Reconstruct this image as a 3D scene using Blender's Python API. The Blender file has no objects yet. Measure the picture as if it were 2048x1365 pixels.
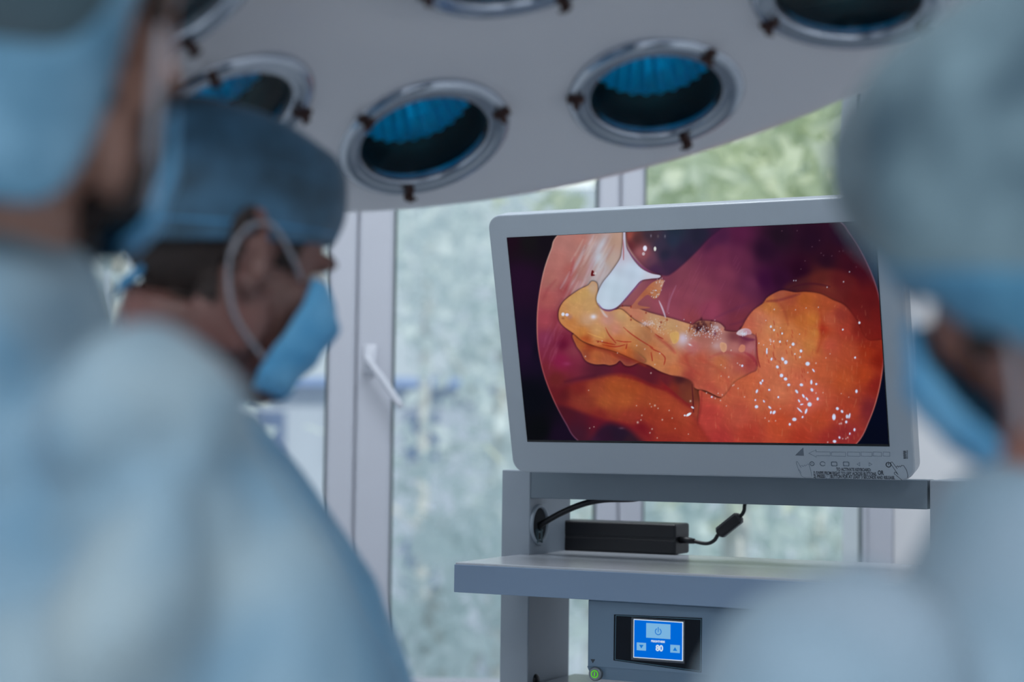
import bpy, bmesh, math, random
import numpy as np
from mathutils import Vector, Matrix

PI = math.pi
SC = bpy.context.scene
COL = SC.collection
FPX = 3443.0                                   # focal length in pixels of the 2048 x 1365 frame
CAM = np.array([0., 0., 1.4])                  # camera position: 1.4 m above the floor

# ------------------------------------------------------------------ camera
def _axes(pitch, roll):
    f = np.array([0, math.cos(pitch), math.sin(pitch)]); r = np.array([1., 0, 0]); u = np.cross(r, f)
    return np.array([math.cos(roll)*r+math.sin(roll)*u, -math.sin(roll)*r+math.cos(roll)*u, f])
AX = _axes(.0576, .0123)
cam_data = bpy.data.cameras.new('camera'); cam = bpy.data.objects.new('camera', cam_data); COL.objects.link(cam)
cam_data.sensor_width = 36; cam_data.lens = FPX*36/2048
m = Matrix([[AX[0][i], AX[1][i], -AX[2][i], CAM[i]] for i in range(3)]+[[0, 0, 0, 1]])
cam.matrix_world = m
cam_data.clip_start = .05; cam_data.clip_end = 400
cam_data.dof.use_dof = True; cam_data.dof.focus_distance = 2.66; cam_data.dof.aperture_fstop = 2.5
SC.camera = cam
SC.view_settings.view_transform = 'Standard'; SC.view_settings.look = 'None'
SC.view_settings.exposure = 0; SC.view_settings.gamma = 1; SC.view_settings.use_curve_mapping = False

def sc(r, g, b):                               # sRGB bytes -> linear
    return tuple(((c/255+.055)/1.055)**2.4 if c > 10.31 else c/255/12.92 for c in (r, g, b))

# ------------------------------------------------------------------ sky, sun, unseen room lamps
wd = bpy.data.worlds.new('sky'); SC.world = wd; wd.use_nodes = True
nt = wd.node_tree; bg = nt.nodes['Background']
bg.inputs[0].default_value = sc(186, 202, 216)+(1,); bg.inputs[1].default_value = 1.
sun_d = bpy.data.lights.new('sun', 'SUN'); sun = bpy.data.objects.new('sun', sun_d); COL.objects.link(sun)
sun_d.energy = 2.7; sun_d.angle = .03; sun_d.color = (1, .95, .86)
sun.rotation_euler = (math.radians(48), 0, math.radians(28))    # high behind the building, lights the trees' near side
def area(name, x, y, z, sx, sy, e, col=(1, 1, 1), rot=(0, 0, 0)):
    d = bpy.data.lights.new(name, 'AREA'); d.shape = 'RECTANGLE'; d.size = sx; d.size_y = sy; d.energy = e; d.color = col
    o = bpy.data.objects.new(name, d); COL.objects.link(o); o.location = (x, y, z); o.rotation_euler = rot
    return o
area('unseen_panel_light', -1.1, -1.3, 2.93, .55, 1.15, 50, (.91, .955, 1))  # unseen rear panels, added to lift the dim interior
area('unseen_panel_light', .2, -1.3, 2.93, .55, 1.15, 50, (.91, .955, 1))
area('unseen_panel_light', 0., 2.85, 2.93, .55, 1.15, 25, (.92, .96, 1))  # unseen, added close to the window to brighten its frames

def ray(px, py):
    return AX[0]*((px-1024)/FPX)-AX[1]*((py-682.5)/FPX)+AX[2]
def at(px, py, depth):                         # world point seen at a photo pixel, at a distance along y
    r = ray(px, py); return CAM+r*(depth/r[1])

# ------------------------------------------------------------------ materials
def mat(name, col, rough=.6, metal=0., noise=0., nscale=6., spec=.5, bump=0., bscale=60., emit=None, estr=1., col2=None, trans=0., sheen=0., coat=0., stretch=None):
    M = bpy.data.materials.new(name); M.use_nodes = True; t = M.node_tree; b = t.nodes['Principled BSDF']
    b.inputs['Base Color'].default_value = tuple(col)+(1,); b.inputs['Roughness'].default_value = rough; b.inputs['Metallic'].default_value = metal
    b.inputs['Specular IOR Level'].default_value = spec
    if coat: b.inputs['Coat Weight'].default_value = coat; b.inputs['Coat Roughness'].default_value = .15
    if sheen: b.inputs['Sheen Weight'].default_value = sheen
    tc = t.nodes.new('ShaderNodeTexCoord'); mp = t.nodes.new('ShaderNodeMapping'); t.links.new(tc.outputs['Object'], mp.inputs[0])
    if stretch: mp.inputs['Scale'].default_value = stretch
    if noise or col2:
        n = t.nodes.new('ShaderNodeTexNoise'); n.inputs['Scale'].default_value = nscale; n.inputs['Detail'].default_value = 4
        t.links.new(mp.outputs[0], n.inputs['Vector'])
        r = t.nodes.new('ShaderNodeValToRGB'); r.color_ramp.elements[0].position = .32; r.color_ramp.elements[1].position = .68
        c2 = col2 or tuple(c*(1+noise) for c in col); c1 = col if col2 else tuple(c*(1-noise) for c in col)
        r.color_ramp.elements[0].color = tuple(c1)+(1,); r.color_ramp.elements[1].color = tuple(c2)+(1,)
        t.links.new(n.outputs['Fac'], r.inputs[0]); t.links.new(r.outputs[0], b.inputs['Base Color'])
    if bump:
        n = t.nodes.new('ShaderNodeTexNoise'); n.inputs['Scale'].default_value = bscale; n.inputs['Detail'].default_value = 3
        t.links.new(mp.outputs[0], n.inputs['Vector'])
        bp = t.nodes.new('ShaderNodeBump'); bp.inputs['Strength'].default_value = bump; bp.inputs['Distance'].default_value = .004
        t.links.new(n.outputs['Fac'], bp.inputs['Height']); t.links.new(bp.outputs[0], b.inputs['Normal'])
    if emit: b.inputs['Emission Color'].default_value = tuple(emit)+(1,); b.inputs['Emission Strength'].default_value = estr
    if trans:                                  # thin cloth or leaf: part of the light goes through
        tr = t.nodes.new('ShaderNodeBsdfTranslucent'); mx = t.nodes.new('ShaderNodeMixShader'); mx.inputs[0].default_value = trans
        tr.inputs[0].default_value = tuple(col)+(1,)
        if noise or col2: t.links.new(r.outputs[0], tr.inputs[0])
        t.links.new(b.outputs[0], mx.inputs[1]); t.links.new(tr.outputs[0], mx.inputs[2]); t.links.new(mx.outputs[0], t.nodes['Material Output'].inputs[0])
    return M
def glass(name, tint, ior=1.45, rough=.02):
    M = bpy.data.materials.new(name); M.use_nodes = True; t = M.node_tree; t.nodes.remove(t.nodes['Principled BSDF'])
    a = t.nodes.new('ShaderNodeBsdfTransparent'); a.inputs[0].default_value = tuple(tint)+(1,)
    g = t.nodes.new('ShaderNodeBsdfGlossy'); g.inputs['Roughness'].default_value = rough
    f0 = t.nodes.new('ShaderNodeFresnel'); f0.inputs[0].default_value = ior
    ge = t.nodes.new('ShaderNodeNewGeometry'); f = t.nodes.new('ShaderNodeMath'); f.operation = 'SUBTRACT'; f.use_clamp = True
    t.links.new(f0.outputs[0], f.inputs[0]); t.links.new(ge.outputs['Backfacing'], f.inputs[1])
    mx = t.nodes.new('ShaderNodeMixShader'); t.links.new(f.outputs[0], mx.inputs[0]); t.links.new(a.outputs[0], mx.inputs[1]); t.links.new(g.outputs[0], mx.inputs[2])
    t.links.new(mx.outputs[0], t.nodes['Material Output'].inputs[0]); return M
def glow_mat(name, attr=None, col=None, s=1.):
    M = bpy.data.materials.new(name); M.use_nodes = True; t = M.node_tree; t.nodes.remove(t.nodes['Principled BSDF'])
    e = t.nodes.new('ShaderNodeEmission'); e.inputs[1].default_value = s
    if col: e.inputs[0].default_value = tuple(col)+(1,)
    if attr: a = t.nodes.new('ShaderNodeVertexColor'); a.layer_name = attr; t.links.new(a.outputs[0], e.inputs[0])
    t.links.new(e.outputs[0], t.nodes['Material Output'].inputs[0]); return M

# ------------------------------------------------------------------ object helpers
def tag(o, label=None, cat=None, group=None, kind=None):
    if label: o['label'] = label
    if cat: o['category'] = cat
    if group: o['group'] = group
    if kind: o['kind'] = kind
    return o
def empty(name, loc=(0, 0, 0), mtx=None):
    o = bpy.data.objects.new(name, None); COL.objects.link(o); o.empty_display_size = .05
    if mtx is not None: o.matrix_world = mtx
    else: o.location = loc
    return o
def mesh_obj(name, V, Fc, m, parent=None, smooth=False, off=None):
    me = bpy.data.meshes.new(name); V = np.asarray(V, float)
    if off is not None: V = V-np.asarray(off)
    me.from_pydata([tuple(v) for v in V], [], [tuple(int(i) for i in f) for f in Fc]); me.validate(); me.update()
    if m: me.materials.append(m)
    if smooth: me.polygons.foreach_set('use_smooth', [True]*len(me.polygons))
    o = bpy.data.objects.new(name, me); COL.objects.link(o)
    if parent: o.parent = parent
    return o
class MB:                                      # collects shapes into ONE mesh
    def __init__(s): s.V = []; s.F = []; s.n = 0
    def add(s, V, F_):
        V = np.asarray(V, float); s.V.append(V); s.F += [tuple(i+s.n for i in f) for f in F_]; s.n += len(V); return s
    def box(s, x0, x1, y0, y1, z0, z1, bev=0., seg=2):
        bm = bmesh.new(); bmesh.ops.create_cube(bm, size=1)
        for v in bm.verts: v.co = Vector(((x0+x1)/2+v.co.x*(x1-x0), (y0+y1)/2+v.co.y*(y1-y0), (z0+z1)/2+v.co.z*(z1-z0)))
        if bev: bmesh.ops.bevel(bm, geom=bm.edges[:], offset=bev, segments=seg, profile=.5, affect='EDGES')
        s.bm(bm); return s
    def bm(s, bm):
        bm.verts.index_update(); s.add([v.co[:] for v in bm.verts], [[v.index for v in f.verts] for f in bm.faces]); bm.free()
    def loft(s, rings, close=True, wrap=True):
        m_ = len(rings[0]); V = np.concatenate(rings); F_ = []
        for i in range(len(rings)-1):
            for j in range(m_ if wrap else m_-1): k = (j+1) % m_; F_.append((i*m_+j, i*m_+k, (i+1)*m_+k, (i+1)*m_+j))
        if close: F_.append(tuple(range(m_-1, -1, -1))); F_.append(tuple((len(rings)-1)*m_+j for j in range(m_)))
        return s.add(V, F_)
    def tube(s, P, r, n=12, close=True):
        P = np.asarray(P, float); r = np.broadcast_to(r, (len(P),)); T = np.gradient(P, axis=0); T /= np.linalg.norm(T, axis=1)[:, None]+1e-12
        a = np.cross(T[0], [0, 0, 1.]);
        if np.linalg.norm(a) < .1: a = np.cross(T[0], [1., 0, 0])
        rings = []
        for p, t, q in zip(P, T, r):
            a = a-t*(a@t); a /= np.linalg.norm(a); b = np.cross(t, a); th = np.arange(n)/n*2*PI
            rings.append(p+q*(np.cos(th)[:, None]*a+np.sin(th)[:, None]*b))
        return s.loft(rings, close)
    def lathe(s, prof, c=(0, 0, 0), n=48, axis='z', close=False):      # prof: (radius, height)
        th = np.arange(n)/n*2*PI; rings = []
        for r, h in prof:
            R_ = np.stack([r*np.cos(th), r*np.sin(th), np.full(n, h)], 1)
            if axis == 'y': R_ = R_[:, [0, 2, 1]]*[1, -1, 1]
            if axis == 'x': R_ = R_[:, [2, 0, 1]]
            rings.append(R_+np.asarray(c))
        return s.loft(rings, close)
    def blob(s, c, r, M3=None, n=24, m_=16):
        rings = []
        for i in range(1, m_):
            a = PI*i/m_; th = np.arange(n)/n*2*PI
            P = np.stack([np.sin(a)*np.cos(th)*r[0], np.sin(a)*np.sin(th)*r[1], np.full(n, -np.cos(a)*r[2])], 1)
            if M3 is not None: P = P@np.asarray(M3).T
            rings.append(P+np.asarray(c))
        return s.loft(rings, True)
    def prism(s, poly, y0, y1):                                        # polygon in x,z pushed along y
        n = len(poly); V = [(x, y0, z) for x, z in poly]+[(x, y1, z) for x, z in poly]
        return s.add(V, [tuple(range(n)), tuple(range(2*n-1, n-1, -1))]+[(i, i+n, (i+1) % n+n, (i+1) % n) for i in range(n)])
    def build(s, name, m, parent=None, smooth=False, off=None, M4=None):
        V = np.concatenate(s.V)
        if M4 is not None: M4 = np.array(M4); V = V@M4[:3, :3].T+M4[:3, 3]
        o = mesh_obj(name, V, s.F, m, parent, smooth, off)
        bm = bmesh.new(); bm.from_mesh(o.data); bmesh.ops.recalc_face_normals(bm, faces=bm.faces[:]); bm.to_mesh(o.data); bm.free()
        return o
def rrect(x0, x1, z0, z1, r, n=6):
    P = []
    for cx, cz, a in ((x1-r, z1-r, 0), (x0+r, z1-r, 90), (x0+r, z0+r, 180), (x1-r, z0+r, 270)):
        for k in range(n+1): t = math.radians(a+90*k/n); P.append((cx+r*math.cos(t), cz+r*math.sin(t)))
    return P
def curve(P, n=40):                            # smooth curve through points
    P = np.asarray(P, float); m_ = len(P); out = []
    for t in np.linspace(0, m_-1-1e-6, n):
        i = int(t); u = t-i; p0 = P[max(i-1, 0)]; p1 = P[i]; p2 = P[i+1]; p3 = P[min(i+2, m_-1)]
        out.append(.5*((2*p1)+(p2-p0)*u+(2*p0-5*p1+4*p2-p3)*u*u+(-p0+3*p1-3*p2+p3)*u**3))
    return np.array(out)
def text(name, s, size, loc, m, parent, align='LEFT', weight=0., sx=1., depth=.0002):
    c = bpy.data.curves.new(name, 'FONT'); c.body = s; c.size = size; c.align_x = align; c.extrude = depth; c.offset = weight
    t = bpy.data.objects.new(name, c); COL.objects.link(t); dg = bpy.context.evaluated_depsgraph_get(); dg.update()
    me = bpy.data.meshes.new_from_object(t.evaluated_get(dg)); bpy.data.objects.remove(t)
    me.materials.clear(); me.materials.append(m)
    V = np.array([v.co[:] for v in me.vertices]); V = np.stack([V[:, 0]*sx+loc[0], loc[1]-V[:, 2], V[:, 1]+loc[2]], 1)
    for v, q in zip(me.vertices, V): v.co = q
    o = bpy.data.objects.new(name, me); COL.objects.link(o); o.parent = parent
    return o
def lines(mb, P, w, y, closed=False):          # thin printed line in the x,z plane
    P = [np.array(p, float) for p in P]; n = len(P)
    for i in range(n if closed else n-1):
        a, b = P[i], P[(i+1) % n]; d = b-a; L = np.linalg.norm(d)
        if L < 1e-9: continue
        d /= L; q = np.array([-d[1], d[0]])*w/2; a2 = a-d*w/2; b2 = b+d*w/2
        mb.prism([tuple(a2+q), tuple(a2-q), tuple(b2-q), tuple(b2+q)], y, y-.0002)
def remesh(mb, voxel, smooth=4, fac=.5):       # fuses overlapping lumps into one continuous surface
    me = bpy.data.meshes.new('tmp'); V = np.concatenate(mb.V)
    me.from_pydata([tuple(v) for v in V], [], mb.F); me.update()
    bm = bmesh.new(); bm.from_mesh(me); bmesh.ops.recalc_face_normals(bm, faces=bm.faces[:]); bm.to_mesh(me); bm.free()
    o = bpy.data.objects.new('tmp', me); COL.objects.link(o)
    r = o.modifiers.new('r', 'REMESH'); r.mode = 'VOXEL'; r.voxel_size = voxel
    if smooth: k = o.modifiers.new('s', 'SMOOTH'); k.factor = fac; k.iterations = smooth
    dg = bpy.context.evaluated_depsgraph_get(); dg.update()
    e = bpy.data.meshes.new_from_object(o.evaluated_get(dg)); bpy.data.objects.remove(o)
    V = np.empty(len(e.vertices)*3); e.vertices.foreach_get('co', V); V = V.reshape(-1, 3)
    N = np.empty(len(e.vertices)*3); e.vertices.foreach_get('normal', N); N = N.reshape(-1, 3)
    Fc = [tuple(p.vertices) for p in e.polygons]
    return V, N, Fc
_rs = np.random.RandomState(3)
_K = [(_rs.randn(3), _rs.rand()*6.28) for _ in range(24)]
def nz(P, f, seed=0, stretch=(1, 1, 1)):       # cheap smooth noise
    P = P*np.array(stretch)*f; s = 0
    for i in range(6):
        k, ph = _K[(seed*5+i) % 24]; k2, ph2 = _K[(seed*7+i*3+1) % 24]
        s = s+np.sin(P@k+ph+1.3*np.sin(P@k2*.6+ph2))
    return s/6

# ------------------------------------------------------------------ room shell
WALL = mat('white_wall_paint', sc(230, 231, 234), .7, noise=.015, nscale=3, bump=.05, bscale=120)
CEIL = mat('ceiling_paint', sc(214, 218, 222), .8, noise=.01, bump=.04, bscale=90)
FLOOR = mat('grey_vinyl_floor', sc(206, 210, 212), .4, noise=.08, nscale=40)
PVC = mat('white_window_plastic', sc(188, 192, 203), .35, noise=.01, coat=.2)
SEAL = mat('dark_rubber_seal', sc(70, 84, 88), .6, noise=.1)
PANE = glass('window_glass', (.97, .985, .98))
BASE = mat('grey_baseboard', sc(150, 155, 160), .5, noise=.05)
XL, XR, YB, YF, ZT = -3.2, 2.2, -2.9, 3.9, 2.95
mb = MB(); mb.box(XL-.2, XR+.2, YB-.2, 4.5, -.2, 0); tag(mb.build('floor', FLOOR), kind='structure')
mb = MB(); mb.box(XL-.2, XR+.2, YB-.2, 4.5, ZT, ZT+.2); tag(mb.build('ceiling', CEIL), kind='structure')
mb = MB(); mb.box(XL-.2, XL, YB-.2, 4.5, 0, ZT); tag(mb.build('wall_left', WALL), kind='structure')
mb = MB(); mb.box(XR, XR+.2, YB-.2, 4.5, 0, ZT); tag(mb.build('wall_right', WALL), kind='structure')
mb = MB(); mb.box(XL, XR, YB-.2, YB, 0, ZT); tag(mb.build('wall_front', WALL), kind='structure')
ZS, ZH = .70, 2.385                              # sill and head of the window opening
mb = MB()
def plan(poly, z0, z1):
    n = len(poly); mb.add([(x, y, z0) for x, y in poly]+[(x, y, z1) for x, y in poly], [tuple(range(n-1, -1, -1)), tuple(range(n, 2*n))]+[(i, (i+1) % n, (i+1) % n+n, i+n) for i in range(n)])
plan([(1.155, YF), (XR, YF), (XR, 4.5), (.866, 4.5), (.866, 4.3), (.934, 4.3), (.934, 4.2)], ZS-.03, ZH)
plan([(XL, YF), (-2.45, YF), (-2.25, 4.2), (-2.25, 4.5), (XL, 4.5)], ZS-.03, ZH)
mb.box(XL, XR, YF, 4.5, 0, ZS-.03); mb.box(XL, XR, YF, 4.5, ZH, ZT)
tag(mb.build('wall_back', WALL), kind='structure')
mb = MB(); mb.box(-2.43, 1.14, 3.84, 4.2, ZS-.03, ZS, .008); tag(mb.build('trim_1', PVC), kind='structure')
for nm, a in (('baseboard_left', (XL, XL+.02, YB, YF)), ('baseboard_right', (XR-.02, XR, YB, YF)), ('baseboard_back', (XL+.02, XR-.02, YF-.02, YF))):
    mb = MB(); mb.box(*a, 0, .1, .004); tag(mb.build(nm, BASE), kind='structure')
# window: a white plastic frame with three panes
win = tag(empty('window_1', (0, 4.2, ZS)), kind='structure')
W0 = (0, 4.2, ZS)
def wbox(name, L, m=PVC, bev=.006):
    k = MB()
    for b in L: k.box(*b, bev)
    return k.build(name, m, win, off=W0)
wbox('window_frame', [(-2.25, .934, 4.2, 4.28, ZS, ZS+.055), (-2.25, .934, 4.2, 4.28, ZH-.05, ZH), (-2.25, -2.18, 4.2, 4.28, ZS+.05, ZH-.045), (.862, .934, 4.2, 4.28, ZS+.05, ZH-.045),
                      (-.405, -.355, 4.215, 4.28, ZS+.05, ZH-.045), (.236, .300, 4.215, 4.28, ZS+.05, ZH-.045), (-1.42, -1.36, 4.215, 4.28, ZS+.05, ZH-.045)])
def sash(x0, x1, wl, wr):
    z0, z1 = ZS+.05, ZH-.045
    f = wbox('sash', [(x0, x0+wl, 4.19, 4.25, z0, z1), (x1-wr, x1, 4.19, 4.25, z0, z1), (x0+wl-.005, x1-wr+.005, 4.19, 4.25, z0, z0+.07), (x0+wl-.005, x1-wr+.005, 4.19, 4.25, z1-.055, z1)], bev=.009)
    s = wbox('rubber_seal', [(x0+wl, x0+wl+.004, 4.20, 4.24, z0+.07, z1-.055), (x1-wr-(.006 if wr > .02 else .001), x1-wr, 4.20, 4.24, z0+.07, z1-.055)], SEAL, 0)
    g = wbox('pane', [(x0+wl, x1-wr, 4.222, 4.228, z0+.068, z1-.053)], PANE, 0)
sash(-1.36, -.381, .07, .068); sash(-.379, .262, .0875, .054); sash(.264, .868, .058, .012); sash(-2.18, -1.42, .07, .07)
# handle on the middle sash
h = MB(); p = at(740, 718, 4.185)
h.box(p[0]-.017, p[0]+.017, 4.176, 4.19, p[2]-.035, p[2]+.035, .006); h.tube([(p[0], 4.178, p[2]-.01), (p[0], 4.15, p[2]-.01)], .011)
q = at(803, 815, 4.14)
h.tube(curve([(p[0]-.006, 4.148, p[2]+.004), (p[0]+.012, 4.143, p[2]-.022), ((p[0]+q[0])/2, 4.14, (p[2]+q[2])/2), (q[0], 4.14, q[2])], 12), [.010]*3+[.009]*9)
h.build('handle', mat('handle_white', sc(212, 216, 226), .3, noise=.01), win, smooth=True, off=W0)
# unseen ceiling fittings at the area lights, added to brighten the dim room
for x, y in ((-1.1, -1.3), (.2, -1.3), (0., 2.85)):
    r = tag(empty('unseen_ceiling_light', (x, y, ZT)), 'unseen flush white ceiling light panel added '+{(-1.1, -1.3): 'at the rear left', (.2, -1.3): 'at the rear centre', (0., 2.85): 'nearest the window'}[(x, y)]+' of the room', 'light', 'unseen ceiling light panels')
    k = MB(); k.box(-.31, .31, -.6, .6, -.004, 0, .001); k.build('diffuser', glow_mat('light_diffuser', col=(.86, .94, 1), s=1.2), r)
    k = MB(); k.box(-.33, -.31, -.62, .62, -.014, 0); k.box(.31, .33, -.62, .62, -.014, 0); k.box(-.31, .31, -.62, -.6, -.014, 0); k.box(-.31, .31, .6, .62, -.014, 0); k.build('frame', PVC, r)

# ------------------------------------------------------------------ outside the window
mb = MB(); mb.box(-60, 60, 4.6, 120, -3.4, -3.2)
tag(mb.build('paved_yard', mat('yard_paving_pale', sc(186, 196, 206), .9, noise=.08, nscale=.6)), 'pale paved yard outside below the window', 'yard', kind='structure')
# pale building far left behind the trees
BW = mat('pale_render_wall', sc(176, 186, 200), .8, noise=.03, nscale=4, stretch=(8, 1, .2)); BB = mat('blue_cladding', sc(132, 158, 204), .6, noise=.1); BG = mat('building_glass', sc(96, 116, 150), .15, noise=.2)
bY = 34.
bl = tag(empty('building', (-2, bY, -3.2)), 'pale building with a blue eaves band behind the trees, beyond the left and middle panes', 'building')
z_e = at(900, 775, bY)[2]; o3 = (-2, bY, -3.2)
xa, xb = at(300, 775, bY)[0], at(1010, 775, bY)[0]
k = MB(); k.box(xa, xb, bY, bY+8, -3.2, z_e); k.build('wall', BW, bl, off=o3)
k = MB(); k.box(xa-.3, xb+.3, bY-.4, bY+8.3, z_e, z_e+.16); k.build('eaves_band', BB, bl, off=o3)
k = MB(); k.add([(xa-.3, bY-.4, z_e+.16), (xb+.3, bY-.4, z_e+.16), (xb+.3, bY+8.3, z_e+.16), (xa-.3, bY+8.3, z_e+.16), (xa-.3, bY+4, z_e+1.3), (xb+.3, bY+4, z_e+1.3)], [(0, 1, 5, 4), (2, 3, 4, 5), (0, 4, 3), (1, 2, 5), (0, 3, 2, 1)])
k.build('roof', mat('pale_sheet_roof', sc(180, 190, 200), .5, noise=.05, nscale=3), bl, off=o3)
for i in range(4):
    for z in (z_e-1.5, z_e-4.0):
        x = xa+.5+i*(xb-xa-1)/4
        k = MB(); k.box(x, x+.75, bY-.05, bY+.02, z, z+1.05); f = k.build('window', BW, bl, off=o3)
        k = MB(); k.box(x+.06, x+.69, bY-.07, bY-.04, z+.06, z+.99); k.build('pane', BG, f, off=o3)
# trees: haze and glare are whitened into the leaf colours
LEAVES = [mat('leaf_hazed_green', sc(232, 238, 220), .6, noise=.06, nscale=3, trans=.6), mat('leaf_pale_green', sc(228, 236, 236), .6, noise=.1, nscale=3, trans=.6), mat('leaf_grey_green', sc(222, 232, 230), .6, noise=.1, nscale=3, trans=.6)]
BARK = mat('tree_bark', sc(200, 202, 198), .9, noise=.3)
def tree(px, py, Y, rx, rz, n, size, lm, label, seed):
    rs = np.random.RandomState(seed); c = at(px, py, Y)
    r = tag(empty('tree', (c[0], Y, -3.2)), label, 'tree', 'trees outside the window')
    k = MB(); k.tube(curve([(0, 0, 0), (.08, .05, 1.5), (-.05, 0, 3), (0, 0, c[2]+3.2)], 14), np.linspace(.16, .05, 14), 8)
    for i in range(7):
        a = rs.rand()*6.28; z0 = 1.5+rs.rand()*(c[2]+1); d = rx*(.4+.4*rs.rand())
        k.tube([(0, 0, z0), (math.cos(a)*d*.5, math.sin(a)*d*.5, z0+.4), (math.cos(a)*d, math.sin(a)*d, z0+.9)], [.05, .03, .012], 6)
    k.build('trunk', BARK, r, smooth=True)
    cl = rs.randn(60, 3); cl /= np.linalg.norm(cl, axis=1)[:, None]; cl *= (rs.rand(60, 1)**.4)*[rx, rx, rz]
    P = cl[rs.randint(60, size=n)]+rs.randn(n, 3)*[rx*.16, rx*.16, rz*.14]+[0, 0, c[2]+3.2]
    A = rs.randn(n, 3); A /= np.linalg.norm(A, axis=1)[:, None]; B = np.cross(A, rs.randn(n, 3)); B /= np.linalg.norm(B, axis=1)[:, None]
    s = size*(.6+.8*rs.rand(n, 1))
    V = np.stack([P-A*s*.7, P-B*s*.34, P+A*s*.7, P+B*s*.34], 1).reshape(-1, 3)
    mesh_obj('foliage', V, np.arange(n*4).reshape(n, 4), LEAVES[lm], r)
tree(1490, 330, 10, 1.5, 1.9, 4200, .15, 0, 'fresh green tree filling the right pane', 11)
tree(1640, 900, 15, 1.6, 2.2, 2600, .16, 2, 'grey green tree low behind the right pane', 12)
tree(1010, 560, 19, 1.3, 2.6, 1300, .18, 1, 'pale airy tree in the middle pane beside the monitor', 13)
tree(860, 400, 24, 1.9, 2.4, 1200, .2, 1, 'thin pale tree high in the middle pane', 14)
tree(1180, 1060, 29, 1.8, 2.2, 1800, .2, 2, 'distant grey green tree seen under the monitor', 15)
tree(880, 1180, 14, 1.0, 1.4, 1000, .14, 1, 'low pale tree between the surgeon and the trolley', 16)
tree(240, 480, 10, 1.0, 1.8, 1300, .14, 1, 'sparse tree seen past the left surgeon', 17)

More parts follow.
